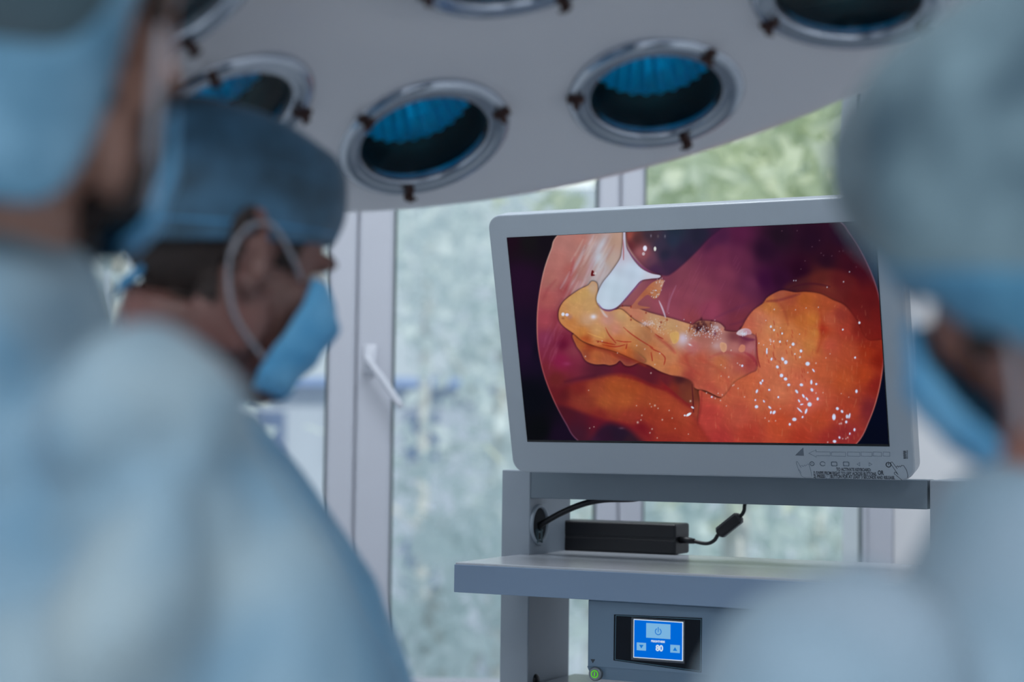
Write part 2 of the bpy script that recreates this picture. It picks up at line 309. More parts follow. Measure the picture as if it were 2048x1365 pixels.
# ---- picture shown on the monitor, computed point by point ----
def paint_screen(X, Y):
    n = X.size
    C = np.zeros((n, 3))
    rs = np.random.RandomState(7)

    def smooth_line(p, closed=True, k=6):
        p = np.array(p, float); m = len(p); out = []
        for i in range(m if closed else m-1):
            p0 = p[(i-1) % m] if closed or i > 0 else p[i]
            p1 = p[i]; p2 = p[(i+1) % m]
            p3 = p[(i+2) % m] if closed or i+2 < m else p2
            for t in np.arange(k)/k:
                out.append(.5*((2*p1)+(-p0+p2)*t+(2*p0-5*p1+4*p2-p3)*t*t+(-p0+3*p1-3*p2+p3)*t**3))
        if not closed: out.append(p[-1])
        return np.array(out)

    def near(q, pad):
        return np.nonzero((X > q[:, 0].min()-pad) & (X < q[:, 0].max()+pad) & (Y > q[:, 1].min()-pad) & (Y < q[:, 1].max()+pad))[0]

    def seg_dist(q, x, y, closed):
        d = np.full(x.size, 1e9); ins = np.zeros(x.size, bool); tt = np.zeros(x.size)
        m = len(q)
        for i in range(m if closed else m-1):
            a = q[i]; b = q[(i+1) % m]; v = b-a; L = v@v+1e-9
            t = np.clip(((x-a[0])*v[0]+(y-a[1])*v[1])/L, 0, 1)
            dd = np.hypot(x-a[0]-t*v[0], y-a[1]-t*v[1])
            k = dd < d; d = np.where(k, dd, d); tt = np.where(k, (i+t)/m, tt)
            if closed:
                c = ((a[1] > y) != (b[1] > y)) & (x < (b[0]-a[0])*(y-a[1])/(b[1]-a[1]+1e-12)+a[0])
                ins ^= c
        return (np.where(ins, -d, d) if closed else d), tt

    def field(S, x, y, p=3.2):
        num = np.zeros((x.size, 3)); den = np.zeros(x.size)
        for (sx, sy, c) in S:
            w = 1/(((x-sx)**2+(y-sy)**2)+60)**(p/2)
            num += w[:, None]*np.array(c, float); den += w
        return num/den[:, None]

    def layer(P, S, soft=1.5, rim=None, line=None, raw=False, alpha=1, fade=None):
        q = np.array(P, float) if raw else smooth_line(P)
        I = near(q, soft*2+8); x, y = X[I], Y[I]
        d, _ = seg_dist(q, x, y, True)
        fa = 1.
        if fade:                                   # melts into its neighbour along one direction
            ax, ay, bx, by = fade; fa = np.clip(((bx-x)*(bx-ax)+(by-y)*(by-ay))/((bx-ax)**2+(by-ay)**2), 0, 1); fa = fa*fa*(3-2*fa)
        if line:                                   # dark contour just outside
            w, k = line; C[I] *= (1-k*fa*np.exp(-(np.maximum(d, 0)/w)**2))[:, None]
        a = np.clip(.5-d/(2*soft), 0, 1); a = a*a*(3-2*a)*alpha*fa
        col = field(S, x, y)
        if rim:
            w, k, rc = rim; r = k*np.exp(np.minimum(d, 0)/w)
            col = col*(1-r[:, None])+np.array(rc, float)*r[:, None]
        C[I] = C[I]*(1-a[:, None])+col*a[:, None]

    def stroke(P, c, w=1.2, a=.8, soft=1., taper=True):
        q = smooth_line(P, False, 5); I = near(q, w*3+3)
        d, t = seg_dist(q, X[I], Y[I], False)
        ww = w*(np.sin(np.pi*np.clip(t, .04, .96))**.5 if taper else 1)
        k = np.clip(.5+(ww-d)/(2*soft), 0, 1)*a
        C[I] = C[I]*(1-k[:, None])+np.array(c, float)*k[:, None]

    def glow(x0, y0, rx, ry, c, a=1., ang=0, hard=False):
        ca, sa = math.cos(ang), math.sin(ang)
        R_ = max(rx, ry)*3
        I = np.nonzero((abs(X-x0) < R_) & (abs(Y-y0) < R_))[0]
        u = ((X[I]-x0)*ca+(Y[I]-y0)*sa)/rx; v = (-(X[I]-x0)*sa+(Y[I]-y0)*ca)/ry
        r = u*u+v*v
        k = (np.clip(1.5-r, 0, 1) if hard else np.exp(-r))*a
        C[I] = C[I]*(1-k[:, None])+np.array(c, float)*k[:, None]

    WH = (196, 208, 228)
    # --- outside of the round view
    C[:] = field([(1020, 480, (28, 14, 26)), (1060, 480, (22, 20, 24)), (1090, 480, (20, 16, 24)), (1040, 560, (34, 16, 38)),
                  (1055, 700, (30, 16, 40)), (1075, 700, (18, 14, 30)), (1060, 800, (10, 12, 20)), (1080, 860, (10, 12, 16)),
                  (1120, 870, (24, 14, 32)), (1745, 470, (38, 44, 60)), (1765, 820, (6, 10, 28)), (1750, 880, (6, 10, 26)), (1770, 600, (30, 40, 60))], X, Y)
    CIR = smooth_line([(1118, 468), (1102, 500), (1087, 545), (1077, 600), (1074, 650), (1077, 700), (1088, 750), (1108, 802), (1132, 848), (1156, 882),
                       (1230, 930), (1450, 960), (1650, 930), (1713, 888), (1740, 838), (1757, 785), (1766, 730), (1766, 690), (1764, 640), (1757, 590), (1742, 545),
                       (1720, 500), (1698, 466), (1676, 441), (1600, 400), (1400, 380), (1200, 400)])
    base = [(1130, 480, (165, 112, 106)), (1160, 480, (168, 112, 104)), (1120, 520, (168, 108, 102)), (1104, 560, (160, 100, 94)), (1095, 600, (158, 82, 82)),
            (1088, 640, (150, 64, 76)), (1092, 680, (120, 46, 74)), (1110, 640, (140, 60, 72)), (1104, 700, (118, 40, 62)), (1125, 690, (104, 24, 50)),
            (1140, 540, (162, 92, 88)), (1150, 510, (164, 110, 104)), (1165, 540, (160, 118, 112)), (1130, 580, (150, 74, 78)), (1150, 575, (160, 110, 112)),
            (1190, 500, (172, 156, 160)), (1208, 475, (172, 140, 134)), (1230, 480, (172, 140, 124)), (1200, 530, (176, 174, 182)), (1220, 520, (172, 150, 140)), (1190, 560, (170, 160, 164)),
            (1330, 560, (112, 55, 74)), (1350, 600, (130, 62, 80)), (1400, 590, (126, 62, 80)), (1450, 550, (112, 50, 74)), (1480, 520, (92, 38, 66)), (1440, 510, (100, 42, 70)),
            (1500, 570, (92, 40, 68)), (1420, 620, (134, 58, 82)), (1470, 610, (108, 46, 68)), (1480, 640, (112, 46, 60)), (1380, 640, (132, 60, 70)), (1440, 470, (70, 30, 62)),
            (1480, 470, (78, 28, 60)), (1350, 640, (138, 66, 84)), (1310, 610, (138, 70, 84)), (1290, 610, (132, 72, 80)),
            (1530, 500, (38, 16, 38)), (1560, 470, (32, 18, 32)), (1620, 480, (34, 14, 32)), (1600, 540, (38, 10, 30)), (1530, 560, (54, 16, 50)), (1560, 555, (44, 14, 40)), (1690, 470, (36, 16, 36)),
            (1650, 520, (38, 14, 30)), (1700, 530, (52, 14, 28)), (1640, 548, (66, 26, 30)), (1700, 570, (84, 20, 26)), (1735, 600, (86, 20, 24)), (1680, 590, (92, 24, 28)), (1740, 640, (100, 24, 24)),
            (1755, 680, (108, 24, 22)), (1700, 620, (104, 26, 26)), (1720, 540, (60, 14, 28)),
            (1090, 740, (110, 36, 48)), (1120, 720, (126, 30, 66)), (1140, 700, (120, 46, 64)), (1110, 760, (100, 34, 36)), (1105, 790, (92, 26, 34)), (1130, 830, (70, 22, 34)), (1150, 865, (58, 24, 40)),
            (1200, 738, (78, 28, 44)), (1250, 745, (92, 24, 40)), (1300, 748, (84, 26, 38)), (1360, 755, (96, 34, 40)), (1385, 790, (100, 48, 36)), (1340, 780, (124, 32, 34)), (1370, 820, (132, 52, 38)),
            (1405, 820, (150, 66, 50)), (1390, 860, (140, 46, 40)), (1200, 840, (90, 22, 38)), (1260, 835, (110, 24, 36)), (1300, 850, (112, 30, 36)), (1330, 870, (130, 44, 38)), (1380, 885, (140, 40, 36))]
    OUT = C.copy()
    layer(CIR, base, soft=1.2, raw=True)
    # streaks of the pale wall, upper left
    for k in range(60):
        x0 = 1170+rs.rand()*75; y0 = 470+rs.rand()*100; L = 15+rs.rand()*40
        x0 -= (y0-470)*.42
        c = [(196, 176, 170), (150, 108, 102), (182, 182, 196), (160, 124, 118)][rs.randint(4)]
        stroke([(x0, y0), (x0-L*.25, y0+L*.5), (x0-L*.55, y0+L)], c, .7+rs.rand()*1.6, .18+rs.rand()*.25, 2)
    glow(1204, 488, 8, 20, (178, 184, 198), .7, .5); glow(1197, 515, 9, 12, (182, 192, 206), .75, .5); glow(1205, 560, 12, 22, (176, 172, 178), .6, .6); glow(1181, 535, 5, 22, (170, 140, 150), .6, .4)
    stroke([(1148, 515), (1143, 545), (1135, 570), (1126, 600)], (150, 62, 70), 3, .45, 3)
    stroke([(1112, 560), (1095, 580), (1086, 600)], (140, 62, 70), 3, .4, 3)
    stroke([(1124, 600), (1112, 640), (1112, 680)], (120, 40, 58), 4, .5, 5)
    for k in range(16):
        x0 = 1082+rs.rand()*34; y0 = 650+rs.rand()*70
        stroke([(x0+14, y0-14), (x0+4, y0+4), (x0, y0+20)], (158, 80, 108), .8+rs.rand(), .12+rs.rand()*.16, 2)
    glow(1134, 728, 8, 4, (140, 50, 88), .7); glow(1150, 700, 9, 14, (136, 62, 74), .5, -.4); glow(1125, 690, 14, 9, (88, 18, 46), .6)
    for k in range(40):                                                    # faint grain of the violet organ
        x0 = 1345+rs.rand()*150; y0 = 500+rs.rand()*120; L = 8+rs.rand()*18
        stroke([(x0, y0), (x0-L*.5, y0+L)], (146, 74, 104) if k % 2 else (92, 36, 66), .8, .16, 1.5)
    stroke([(1352, 572), (1340, 600), (1335, 625)], (160, 110, 140), 1.6, .5, 1.5); stroke([(1340, 585), (1333, 625)], (150, 90, 110), .8, .5)
    stroke([(1430, 636), (1470, 618), (1500, 606)], (90, 40, 70), 2.5, .35, 3); stroke([(1460, 650), (1480, 645), (1500, 636)], (84, 36, 62), 2, .4, 3)
    # brown shoulder behind the big mass
    layer([(1570, 578), (1590, 562), (1625, 548), (1665, 540), (1700, 552), (1725, 590), (1740, 640), (1700, 620), (1620, 590)],
          [(1600, 565, (70, 30, 34)), (1640, 555, (88, 34, 32)), (1680, 560, (84, 26, 30)), (1720, 600, (90, 24, 26)), (1650, 580, (110, 46, 38))], soft=9, alpha=.85)
    # --- middle mass joining the lobe to the right
    layer([(1230, 624), (1262, 614), (1300, 626), (1345, 638), (1378, 648), (1386, 650), (1400, 642), (1434, 645), (1448, 655), (1450, 662), (1476, 664), (1484, 656), (1500, 660), (1513, 668), (1514, 700), (1516, 740),
           (1470, 800), (1440, 795), (1412, 782), (1395, 779), (1378, 768), (1366, 757), (1345, 752), (1320, 743), (1300, 732), (1280, 725), (1250, 712), (1210, 700)],
          [(1270, 630, (176, 112, 90)), (1310, 640, (178, 140, 108)), (1340, 650, (182, 144, 104)), (1370, 655, (184, 138, 100)), (1290, 660, (180, 112, 76)), (1330, 680, (180, 116, 82)), (1300, 700, (176, 104, 66)), (1310, 725, (180, 116, 72)),
           (1345, 668, (184, 140, 90)), (1366, 680, (180, 160, 168)), (1395, 655, (156, 100, 76)), (1420, 655, (120, 72, 62)), (1440, 655, (164, 120, 116)), (1410, 676, (158, 98, 90)), (1440, 690, (172, 128, 124)), (1470, 695, (164, 104, 100)), (1500, 695, (172, 104, 110)),
           (1470, 672, (108, 54, 62)), (1490, 680, (112, 50, 66)), (1500, 668, (156, 90, 90)), (1385, 695, (170, 100, 100)), (1345, 715, (180, 116, 80)), (1370, 720, (168, 80, 60)), (1400, 720, (166, 80, 62)), (1440, 725, (174, 98, 66)),
           (1480, 720, (160, 78, 66)), (1500, 725, (150, 60, 60)), (1400, 750, (166, 78, 60)), (1440, 760, (180, 92, 66)), (1380, 752, (150, 62, 54)), (1420, 780, (168, 74, 60)), (1350, 740, (178, 104, 66)), (1480, 770, (184, 98, 68)), (1330, 640, (176, 130, 96))],
          soft=1.5, rim=(3, .2, (200, 140, 110)), line=(3, .3))
    # --- the big orange mass, right
    layer([(1484, 662), (1487, 650), (1496, 634), (1508, 620), (1526, 607), (1534, 596), (1550, 586), (1566, 581), (1590, 585), (1612, 584), (1640, 588), (1665, 600), (1690, 612), (1712, 640),
           (1735, 680), (1790, 700), (1800, 900), (1600, 940), (1400, 900), (1396, 850), (1400, 806), (1398, 782), (1412, 786), (1440, 797), (1456, 784), (1470, 765), (1500, 748), (1515, 738), (1513, 705), (1512, 672)],
          [(1500, 645, (176, 92, 72)), (1540, 612, (176, 106, 58)), (1520, 640, (184, 108, 82)), (1545, 655, (188, 122, 82)), (1560, 590, (150, 78, 58)), (1580, 600, (150, 70, 48)), (1610, 600, (162, 82, 40)), (1590, 625, (160, 78, 44)),
           (1600, 640, (172, 94, 46)), (1625, 640, (180, 104, 48)), (1632, 665, (188, 118, 58)), (1620, 690, (184, 114, 62)), (1655, 610, (156, 70, 42)), (1660, 640, (164, 76, 54)), (1645, 660, (152, 44, 30)), (1680, 630, (134, 50, 42)),
           (1690, 660, (152, 56, 42)), (1720, 660, (116, 32, 28)), (1660, 690, (168, 72, 54)), (1700, 700, (160, 68, 44)), (1735, 700, (150, 48, 24)), (1760, 720, (120, 28, 18)), (1540, 690, (190, 114, 78)), (1560, 720, (188, 112, 80)),
           (1590, 700, (186, 112, 74)), (1530, 740, (186, 100, 72)), (1500, 760, (184, 92, 62)), (1450, 790, (178, 86, 62)), (1420, 830, (168, 60, 54)), (1480, 830, (170, 74, 58)), (1440, 880, (156, 50, 48)), (1520, 800, (180, 92, 62)),
           (1560, 780, (186, 104, 74)), (1600, 760, (186, 96, 70)), (1640, 740, (174, 82, 52)), (1620, 800, (188, 88, 70)), (1560, 850, (174, 70, 44)), (1500, 870, (160, 56, 44)), (1640, 840, (166, 66, 42)), (1600, 880, (156, 52, 36)),
           (1690, 760, (166, 72, 40)), (1730, 750, (158, 58, 30)), (1755, 770, (122, 30, 26)), (1700, 820, (156, 58, 40)), (1740, 820, (110, 34, 40)), (1690, 870, (132, 40, 42)), (1660, 880, (140, 42, 38)), (1580, 660, (184, 110, 66))],
          soft=1.8, rim=(5, .12, (150, 60, 50)), line=(3, .22))
    stroke([(1528, 605), (1545, 601), (1560, 608), (1570, 625), (1576, 650)], (142, 62, 44), 2.5, .5, 3)
    stroke([(1534, 603), (1556, 601), (1575, 596), (1600, 588)], (104, 40, 46), 2.5, .6, 2.5)
    stroke([(1580, 577), (1600, 570), (1630, 568), (1660, 574)], (60, 18, 34), 2, .6, 2)
    stroke([(1595, 583), (1620, 580), (1650, 585), (1680, 600), (1705, 625), (1715, 650)], (92, 30, 30), 3, .45, 4)
    stroke([(1640, 620), (1644, 650), (1642, 680), (1634, 705)], (140, 40, 28), 3.5, .4, 4)
    glow(1728, 668, 22, 26, (116, 32, 26), .75); glow(1750, 690, 18, 16, (118, 30, 22), .6); glow(1708, 632, 16, 14, (112, 30, 28), .5)
    for k in range(500):                                                   # fine vertical grain
        x0 = 1430+rs.rand()*320; y0 = 610+rs.rand()*270; L = 3+rs.rand()*12
        if x0 > 1750-abs(y0-700)*.2 or (x0 < 1500 and y0 < 720): continue
        stroke([(x0, y0), (x0+rs.randn(), y0+L)], (206, 140, 100) if k % 2 else (146, 52, 38), .5+rs.rand()*.5, .08+rs.rand()*.2)
    for k in range(26):
        x0 = 1530+rs.rand()*80; y0 = 640+rs.rand()*120
        stroke([(x0, y0), (x0+2, y0+4+rs.rand()*8)], (150, 40, 30), .8, .5)
    # --- hollow behind the yellow fold (brown flap under the white tool)
    layer([(1262, 618), (1268, 606), (1290, 580), (1304, 566), (1318, 560), (1328, 562), (1323, 578), (1318, 592), (1308, 598), (1296, 590), (1284, 598), (1276, 610), (1300, 616)],
          [(1275, 605, (160, 96, 78)), (1300, 575, (168, 102, 72)), (1312, 585, (176, 118, 84)), (1290, 590, (160, 92, 66)), (1322, 568, (172, 120, 96))], soft=1.5)
    for k in range(30):
        a = rs.rand()*6.28; glow(1309+math.cos(a)*7+rs.randn()*2, 588+math.sin(a)*7, .9, .9, WH if k % 3 else (120, 60, 50), .8)
    for k in range(16): glow(1322+rs.randn()*5, 565+rs.randn()*6, .9, 1.5, (198, 190, 190), .7)
    # --- bottom lobe
    layer([(1104, 800), (1120, 780), (1150, 766), (1185, 758), (1225, 750), (1260, 752), (1300, 770), (1330, 780), (1365, 800), (1385, 818), (1384, 830), (1400, 850), (1420, 900), (1320, 895), (1290, 868), (1255, 850), (1200, 838), (1150, 820)],
          [(1120, 790, (84, 26, 32)), (1160, 780, (112, 36, 34)), (1165, 800, (126, 52, 40)), (1190, 780, (144, 66, 42)), (1230, 770, (154, 74, 38)), (1270, 775, (150, 68, 36)), (1250, 800, (160, 78, 42)), (1210, 805, (154, 76, 42)),
           (1300, 800, (150, 66, 40)), (1340, 800, (156, 66, 42)), (1370, 825, (158, 66, 44)), (1300, 830, (140, 50, 36)), (1340, 850, (144, 52, 36)), (1260, 835, (138, 52, 40)), (1200, 830, (120, 40, 36)), (1280, 860, (110, 24, 34)), (1340, 885, (134, 44, 36)), (1400, 870, (150, 54, 40))],
          soft=7, rim=(10, .35, (112, 24, 34)))
    stroke([(1130, 764), (1160, 757), (1190, 752)], (66, 20, 38), 3, .5, 4); stroke([(1238, 752), (1270, 758), (1300, 770), (1330, 780)], (112, 22, 32), 3, .5, 3)
    stroke([(1330, 775), (1350, 790), (1372, 806), (1384, 815)], (112, 24, 34), 5, .55, 4)
    layer([(1180, 900), (1190, 868), (1205, 852), (1225, 848), (1255, 858), (1275, 875), (1290, 900)], [(1210, 880, (42, 20, 40)), (1240, 870, (36, 22, 40)), (1260, 885, (48, 26, 38)), (1190, 890, (52, 24, 46))], soft=9)
    glow(1150, 845, 30, 16, (66, 20, 36), .5); glow(1243, 857, 5, 2, (110, 80, 100), .5)
    layer([(1320, 757), (1345, 752), (1375, 758), (1388, 772), (1386, 800), (1376, 806), (1350, 786)], [(1330, 762, (94, 30, 38)), (1360, 760, (64, 28, 34)), (1365, 775, (106, 50, 40)), (1350, 778, (120, 42, 34)), (1380, 790, (112, 54, 40))], soft=3)
    stroke([(1384, 770), (1386, 800), (1387, 825)], (60, 14, 28), 1.2, .7); stroke([(1404, 780), (1402, 810), (1396, 850)], (128, 40, 40), 2, .5, 2)
    # --- lower fold pieces hanging under the yellow lobe
    layer([(1148, 668), (1152, 690), (1162, 705), (1172, 722), (1190, 729), (1208, 729), (1220, 731), (1232, 728), (1240, 722), (1250, 731), (1262, 732), (1276, 726), (1290, 720), (1250, 690), (1200, 680)],
          [(1160, 690, (160, 84, 44)), (1190, 710, (168, 92, 54)), (1215, 720, (160, 84, 56)), (1250, 722, (130, 56, 50)), (1230, 705, (156, 74, 44)), (1180, 695, (140, 58, 36)), (1170, 712, (140, 66, 48))],
          soft=1.4, rim=(3, .3, (190, 130, 90)), line=(3, .3))
    stroke([(1155, 672), (1185, 692), (1215, 702), (1245, 716), (1275, 724), (1300, 735)], (112, 34, 30), 4, .55, 4)
    stroke([(1512, 668), (1513, 690), (1515, 715), (1520, 735)], (110, 24, 40), 1.4, .75); stroke([(1490, 706), (1505, 715), (1515, 732)], (130, 34, 50), 3, .5, 2)
    stroke([(1420, 715), (1450, 705), (1480, 712), (1500, 722)], (150, 60, 60), 3, .4, 3); stroke([(1310, 672), (1335, 690), (1350, 706)], (150, 50, 50), 3, .5, 3)
    stroke([(1400, 718), (1430, 735), (1455, 760), (1458, 790)], (160, 62, 50), 3, .35, 4); stroke([(1384, 706), (1372, 712), (1380, 735), (1400, 750)], (150, 54, 50), 3, .35, 3)
    # --- yellow lobe, left
    layer([(1117, 632), (1119, 618), (1127, 604), (1142, 591), (1160, 579), (1176, 571), (1184, 563), (1194, 568), (1196, 590), (1199, 606), (1210, 620), (1228, 620), (1244, 620), (1268, 640), (1300, 660), (1330, 700), (1322, 730),
           (1300, 731), (1270, 720), (1230, 703), (1190, 692), (1165, 682), (1148, 668), (1130, 655), (1120, 644)],
          [(1125, 620, (182, 130, 84)), (1150, 595, (184, 144, 90)), (1170, 585, (184, 146, 92)), (1185, 575, (180, 152, 128)), (1150, 620, (184, 140, 92)), (1140, 645, (180, 116, 66)), (1180, 615, (186, 146, 98)), (1175, 640, (186, 146, 116)),
           (1165, 665, (182, 118, 60)), (1195, 660, (186, 142, 96)), (1215, 640, (180, 130, 118)), (1205, 670, (186, 136, 80)), (1230, 660, (182, 122, 104)), (1245, 630, (184, 146, 104)), (1260, 650, (184, 138, 96)), (1235, 680, (180, 112, 70)),
           (1270, 690, (182, 118, 70)), (1290, 680, (184, 130, 92)), (1300, 715, (184, 130, 86)), (1255, 705, (178, 92, 48)), (1215, 692, (172, 82, 40)), (1320, 715, (182, 120, 80)), (1170, 680, (160, 70, 36))],
          soft=1.4, rim=(3, .35, (196, 120, 70)), line=(2.2, .45), fade=(1262, 668, 1318, 690))
    stroke([(1290, 732), (1260, 716), (1225, 700), (1190, 692)], (150, 58, 30), 2.5, .5, 3)
    # vessels, folds
    for P in ([(1211, 656), (1218, 670), (1228, 682), (1232, 687)], [(1247, 655), (1262, 668), (1284, 683), (1306, 696)], [(1231, 681), (1246, 684), (1262, 684)], [(1254, 688), (1252, 698)], [(1320, 705), (1330, 716), (1328, 730)],
              [(1302, 705), (1305, 722)], [(1300, 694), (1308, 700), (1320, 705)], [(1205, 690), (1230, 694), (1250, 690)], [(1192, 682), (1230, 690)], [(1310, 668), (1318, 674), (1326, 678)]):
        stroke(P, (140, 30, 26), 1.1, .75)
    stroke([(1200, 615), (1208, 628), (1214, 634)], (200, 196, 206), 2, .7, 2); stroke([(1175, 666), (1190, 672), (1206, 677)], (214, 160, 90), 1, .6)
    for (x, y) in ((1196, 684), (1292, 626), (1262, 633), (1262, 614), (1322, 645), (1262, 640), (1334, 640), (1245, 612), (1320, 654)): glow(x, y, 1.6, 2, (120, 34, 28), .8)
    glow(1187, 634, 6, 5, (204, 206, 226), .9); glow(1126, 629, 3.2, 3.6, (206, 214, 230), 1, hard=True); glow(1134, 630, 3.6, 3, (206, 206, 236), 1, hard=True); glow(1126, 637, 3, 2, (120, 70, 50), .6); glow(1140, 634, 5, 5, (150, 110, 140), .35)
    glow(1366, 676, 7, 8, (186, 176, 198), .7); glow(1380, 690, 4, 1.6, (206, 206, 220), .9, .5); glow(1432, 692, 8, 6, (180, 150, 152), .6)
    stroke([(1318, 602), (1325, 618), (1331, 635)], (188, 176, 196), 1.7, .85); stroke([(1382, 640), (1380, 655), (1378, 664)], (110, 44, 40), 1.2, .6)
    layer([(1340, 668), (1356, 664), (1358, 678), (1352, 687), (1345, 686)], [(1350, 675, (190, 150, 92))], soft=1.5, rim=(2, .5, (210, 160, 110)))
    layer([(1441, 686), (1452, 688), (1453, 700), (1447, 705), (1441, 698)], [(1447, 695, (190, 140, 112))], soft=1.2, rim=(1.5, .5, (214, 170, 140)))
    layer([(1482, 690), (1490, 692), (1489, 702), (1482, 705), (1477, 700)], [(1484, 697, (188, 120, 100))], soft=1.4)
    # charred, wet rim with bubbles
    for k in range(46): glow(1400+rs.randn()*9, 655+rs.randn()*6, 1.6+rs.rand()*1.4, 1.6+rs.rand()*2, (58, 26, 36), .6)
    for k in range(60): glow(1402+rs.randn()*18, 664+rs.randn()*8, .9, 1.1, WH, .75)
    for k in range(60): glow(1430+rs.randn()*7, 664+rs.randn()*9, .9, 1.1, (202, 196, 208), .75)
    glow(1431, 655, 5, 5, (190, 186, 200), .6); glow(1430, 668, 2.4, 4, (84, 34, 56), .7); glow(1444, 660, 4, 5, (190, 120, 100), .7)
    for k in range(70): glow(1318+rs.randn()*9, 653+rs.randn()*8, .9, 1, (200, 190, 176), .5)
    for k in range(34): glow(1298+rs.randn()*7, 647+rs.randn()*3, 1, 1, (198, 192, 200), .6)
    glow(1290, 648, 9, 4, (184, 176, 190), .6)
    layer([(1473, 668), (1478, 661), (1490, 657), (1500, 660), (1503, 668), (1494, 670), (1482, 672)], [(1480, 666, (190, 176, 186)), (1497, 664, (176, 130, 144))], soft=1.5, rim=(2, .4, (210, 190, 200)))
    for k in range(16): glow(1487+rs.randn()*5, 668+rs.randn()*2.5, 1, 1.4, WH, .8)
    stroke([(1480, 674), (1495, 679), (1508, 680)], (90, 30, 62), 3, .6, 2)
    # --- dark instrument head and the white tool below it
    layer([(1250, 430), (1251, 466), (1255, 488), (1262, 502), (1275, 520), (1290, 536), (1310, 547), (1332, 552), (1346, 546), (1368, 528), (1395, 502), (1420, 476), (1450, 452), (1470, 430)],
          [(1258, 472, (150, 76, 66)), (1262, 490, (96, 44, 50)), (1272, 478, (74, 44, 48)), (1280, 505, (150, 88, 92)), (1290, 512, (128, 72, 80)), (1300, 520, (92, 58, 78)), (1320, 490, (52, 46, 66)), (1300, 470, (56, 44, 56)), (1345, 480, (38, 46, 66)),
           (1340, 530, (54, 36, 62)), (1330, 510, (38, 38, 58)), (1370, 500, (40, 34, 56)), (1400, 470, (34, 34, 52)), (1435, 455, (50, 30, 56)), (1310, 540, (66, 40, 70)), (1350, 460, (34, 44, 60))],
          soft=3, rim=(4, .3, (60, 16, 44)))
    glow(1420, 490, 20, 10, (62, 28, 58), .5, -.8)
    glow(1290, 497, 4, 5.5, (214, 216, 236), 1, hard=True); glow(1287, 508, 3, 3.4, (186, 172, 180), .9, hard=True); glow(1310, 498, 2.6, 4.5, (208, 212, 208), 1, hard=True); glow(1302, 472, 1.5, 3, (130, 120, 140), .7); glow(1316, 473, 2, 3, (110, 100, 100), .5); glow(1330, 473, 1.6, 3, (130, 126, 140), .6)
    layer([(1247, 440), (1246, 480), (1244, 500), (1240, 518), (1222, 545), (1206, 565), (1196, 585), (1193, 600), (1199, 613), (1210, 619), (1224, 619), (1237, 612), (1252, 596), (1268, 577), (1282, 562), (1300, 558), (1318, 556), (1320, 551),
           (1302, 547), (1284, 538), (1270, 524), (1258, 506), (1252, 490), (1250, 440)],
          [(1230, 580, (178, 196, 212)), (1270, 545, (180, 196, 214)), (1248, 500, (180, 176, 192)), (1205, 600, (180, 196, 212)), (1310, 552, (188, 190, 204))], soft=1.3, rim=(2, .25, (170, 150, 200)), line=(2.5, .35))
    stroke([(1246, 480), (1247, 500), (1247, 520)], (152, 60, 62), 1.2, .6); stroke([(1196, 607), (1206, 619), (1220, 622), (1234, 616)], (110, 60, 120), 1.4, .7)
    stroke([(1241, 610), (1262, 586), (1284, 562)], (130, 80, 150), 1.2, .6); stroke([(1253, 492), (1264, 512), (1282, 532), (1302, 546)], (104, 40, 110), 1.2, .6)
    layer([(1184, 541), (1188, 544), (1186, 548), (1190, 551), (1182, 552)], [(1186, 547, (90, 20, 24))], soft=1); glow(1191, 547, 1.4, 2, (206, 214, 210), .8)
    # --- wet highlights
    px = lambda a, b: (1400+a/4.267, 680+b/4.267)
    big = [(705, 165, 3, 5, -.5), (732, 192, 4, 5, .2), (660, 232, 3, 4, -.5), (918, 205, 5, 5, 0), (695, 305, 4, 4.5, -.3), (730, 335, 4, 4, .3), (757, 385, 3.4, 3.4, 0), (865, 385, 4, 3.6, .3), (950, 362, 2.4, 6, 0), (955, 428, 3, 4.6, -.5),
           (825, 442, 2.6, 5.4, -.6), (882, 480, 2.2, 5.4, -.5), (912, 505, 2, 5, -.6), (935, 552, 5, 5.4, .2), (905, 610, 2.4, 7, .3), (850, 600, 1.6, 9, -.8), (805, 680, 5, 4.4, 0), (1004, 505, 2.6, 4, 0), (518, 370, 2.4, 4, -.5), (533, 350, 2, 3.5, .2),
           (485, 440, 2.4, 5, .3), (482, 572, 4, 4, 0), (545, 525, 1.6, 3.5, -.5), (595, 578, 2, 4.6, -.8), (632, 620, 3, 5, .6), (605, 620, 2, 4, .2), (1143, 660, 4, 8, 0), (1172, 588, 3.2, 4, -.6), (1212, 612, 2.6, 4, -.6), (1255, 655, 3, 5, 0), (1275, 650, 2, 7, .2),
           (1248, 702, 2.6, 3.6, 0), (1335, 440, 2.6, 4.6, 0), (1318, 768, 2.2, 4, 0), (1148, 868, 4, 3.6, .2), (766, 722, 2.4, 3.4, 0), (875, 660, 2, 3, .4), (795, 38, 3.2, 3.6, 0), (862, 95, 2.6, 3.6, -.4), (570, 100, 1.8, 7, 0), (610, 165, 2, 4, .2), (668, 490, 2, 2.6, 0),
           (590, 428, 2.4, 2.4, .3), (845, 522, 1.8, 4.4, -.5), (868, 552, 3.6, 1.8, -.2), (968, 262, 1.6, 5, -.6), (1323, 152, 1.6, 2.6, 0), (992, 378, 2.4, 2.6, 0), (100, 488, 2, 2.4, 0), (360, 222, 2.4, 3, .2), (472, 515, 1.6, 2.4, 0), (1190, 835, 2, 3.2, -.4), (1278, 802, 1.6, 3, .2)]
    for (a, b, rx, ry, an) in big:
        x, y = px(a, b)
        glow(x+.8, y+.3, rx*.5+1.4, ry*.42+1.5, (170, 120, 170), .45, an); glow(x, y, rx*.86, ry*.78, (196, 210, 236), 1, an, True)
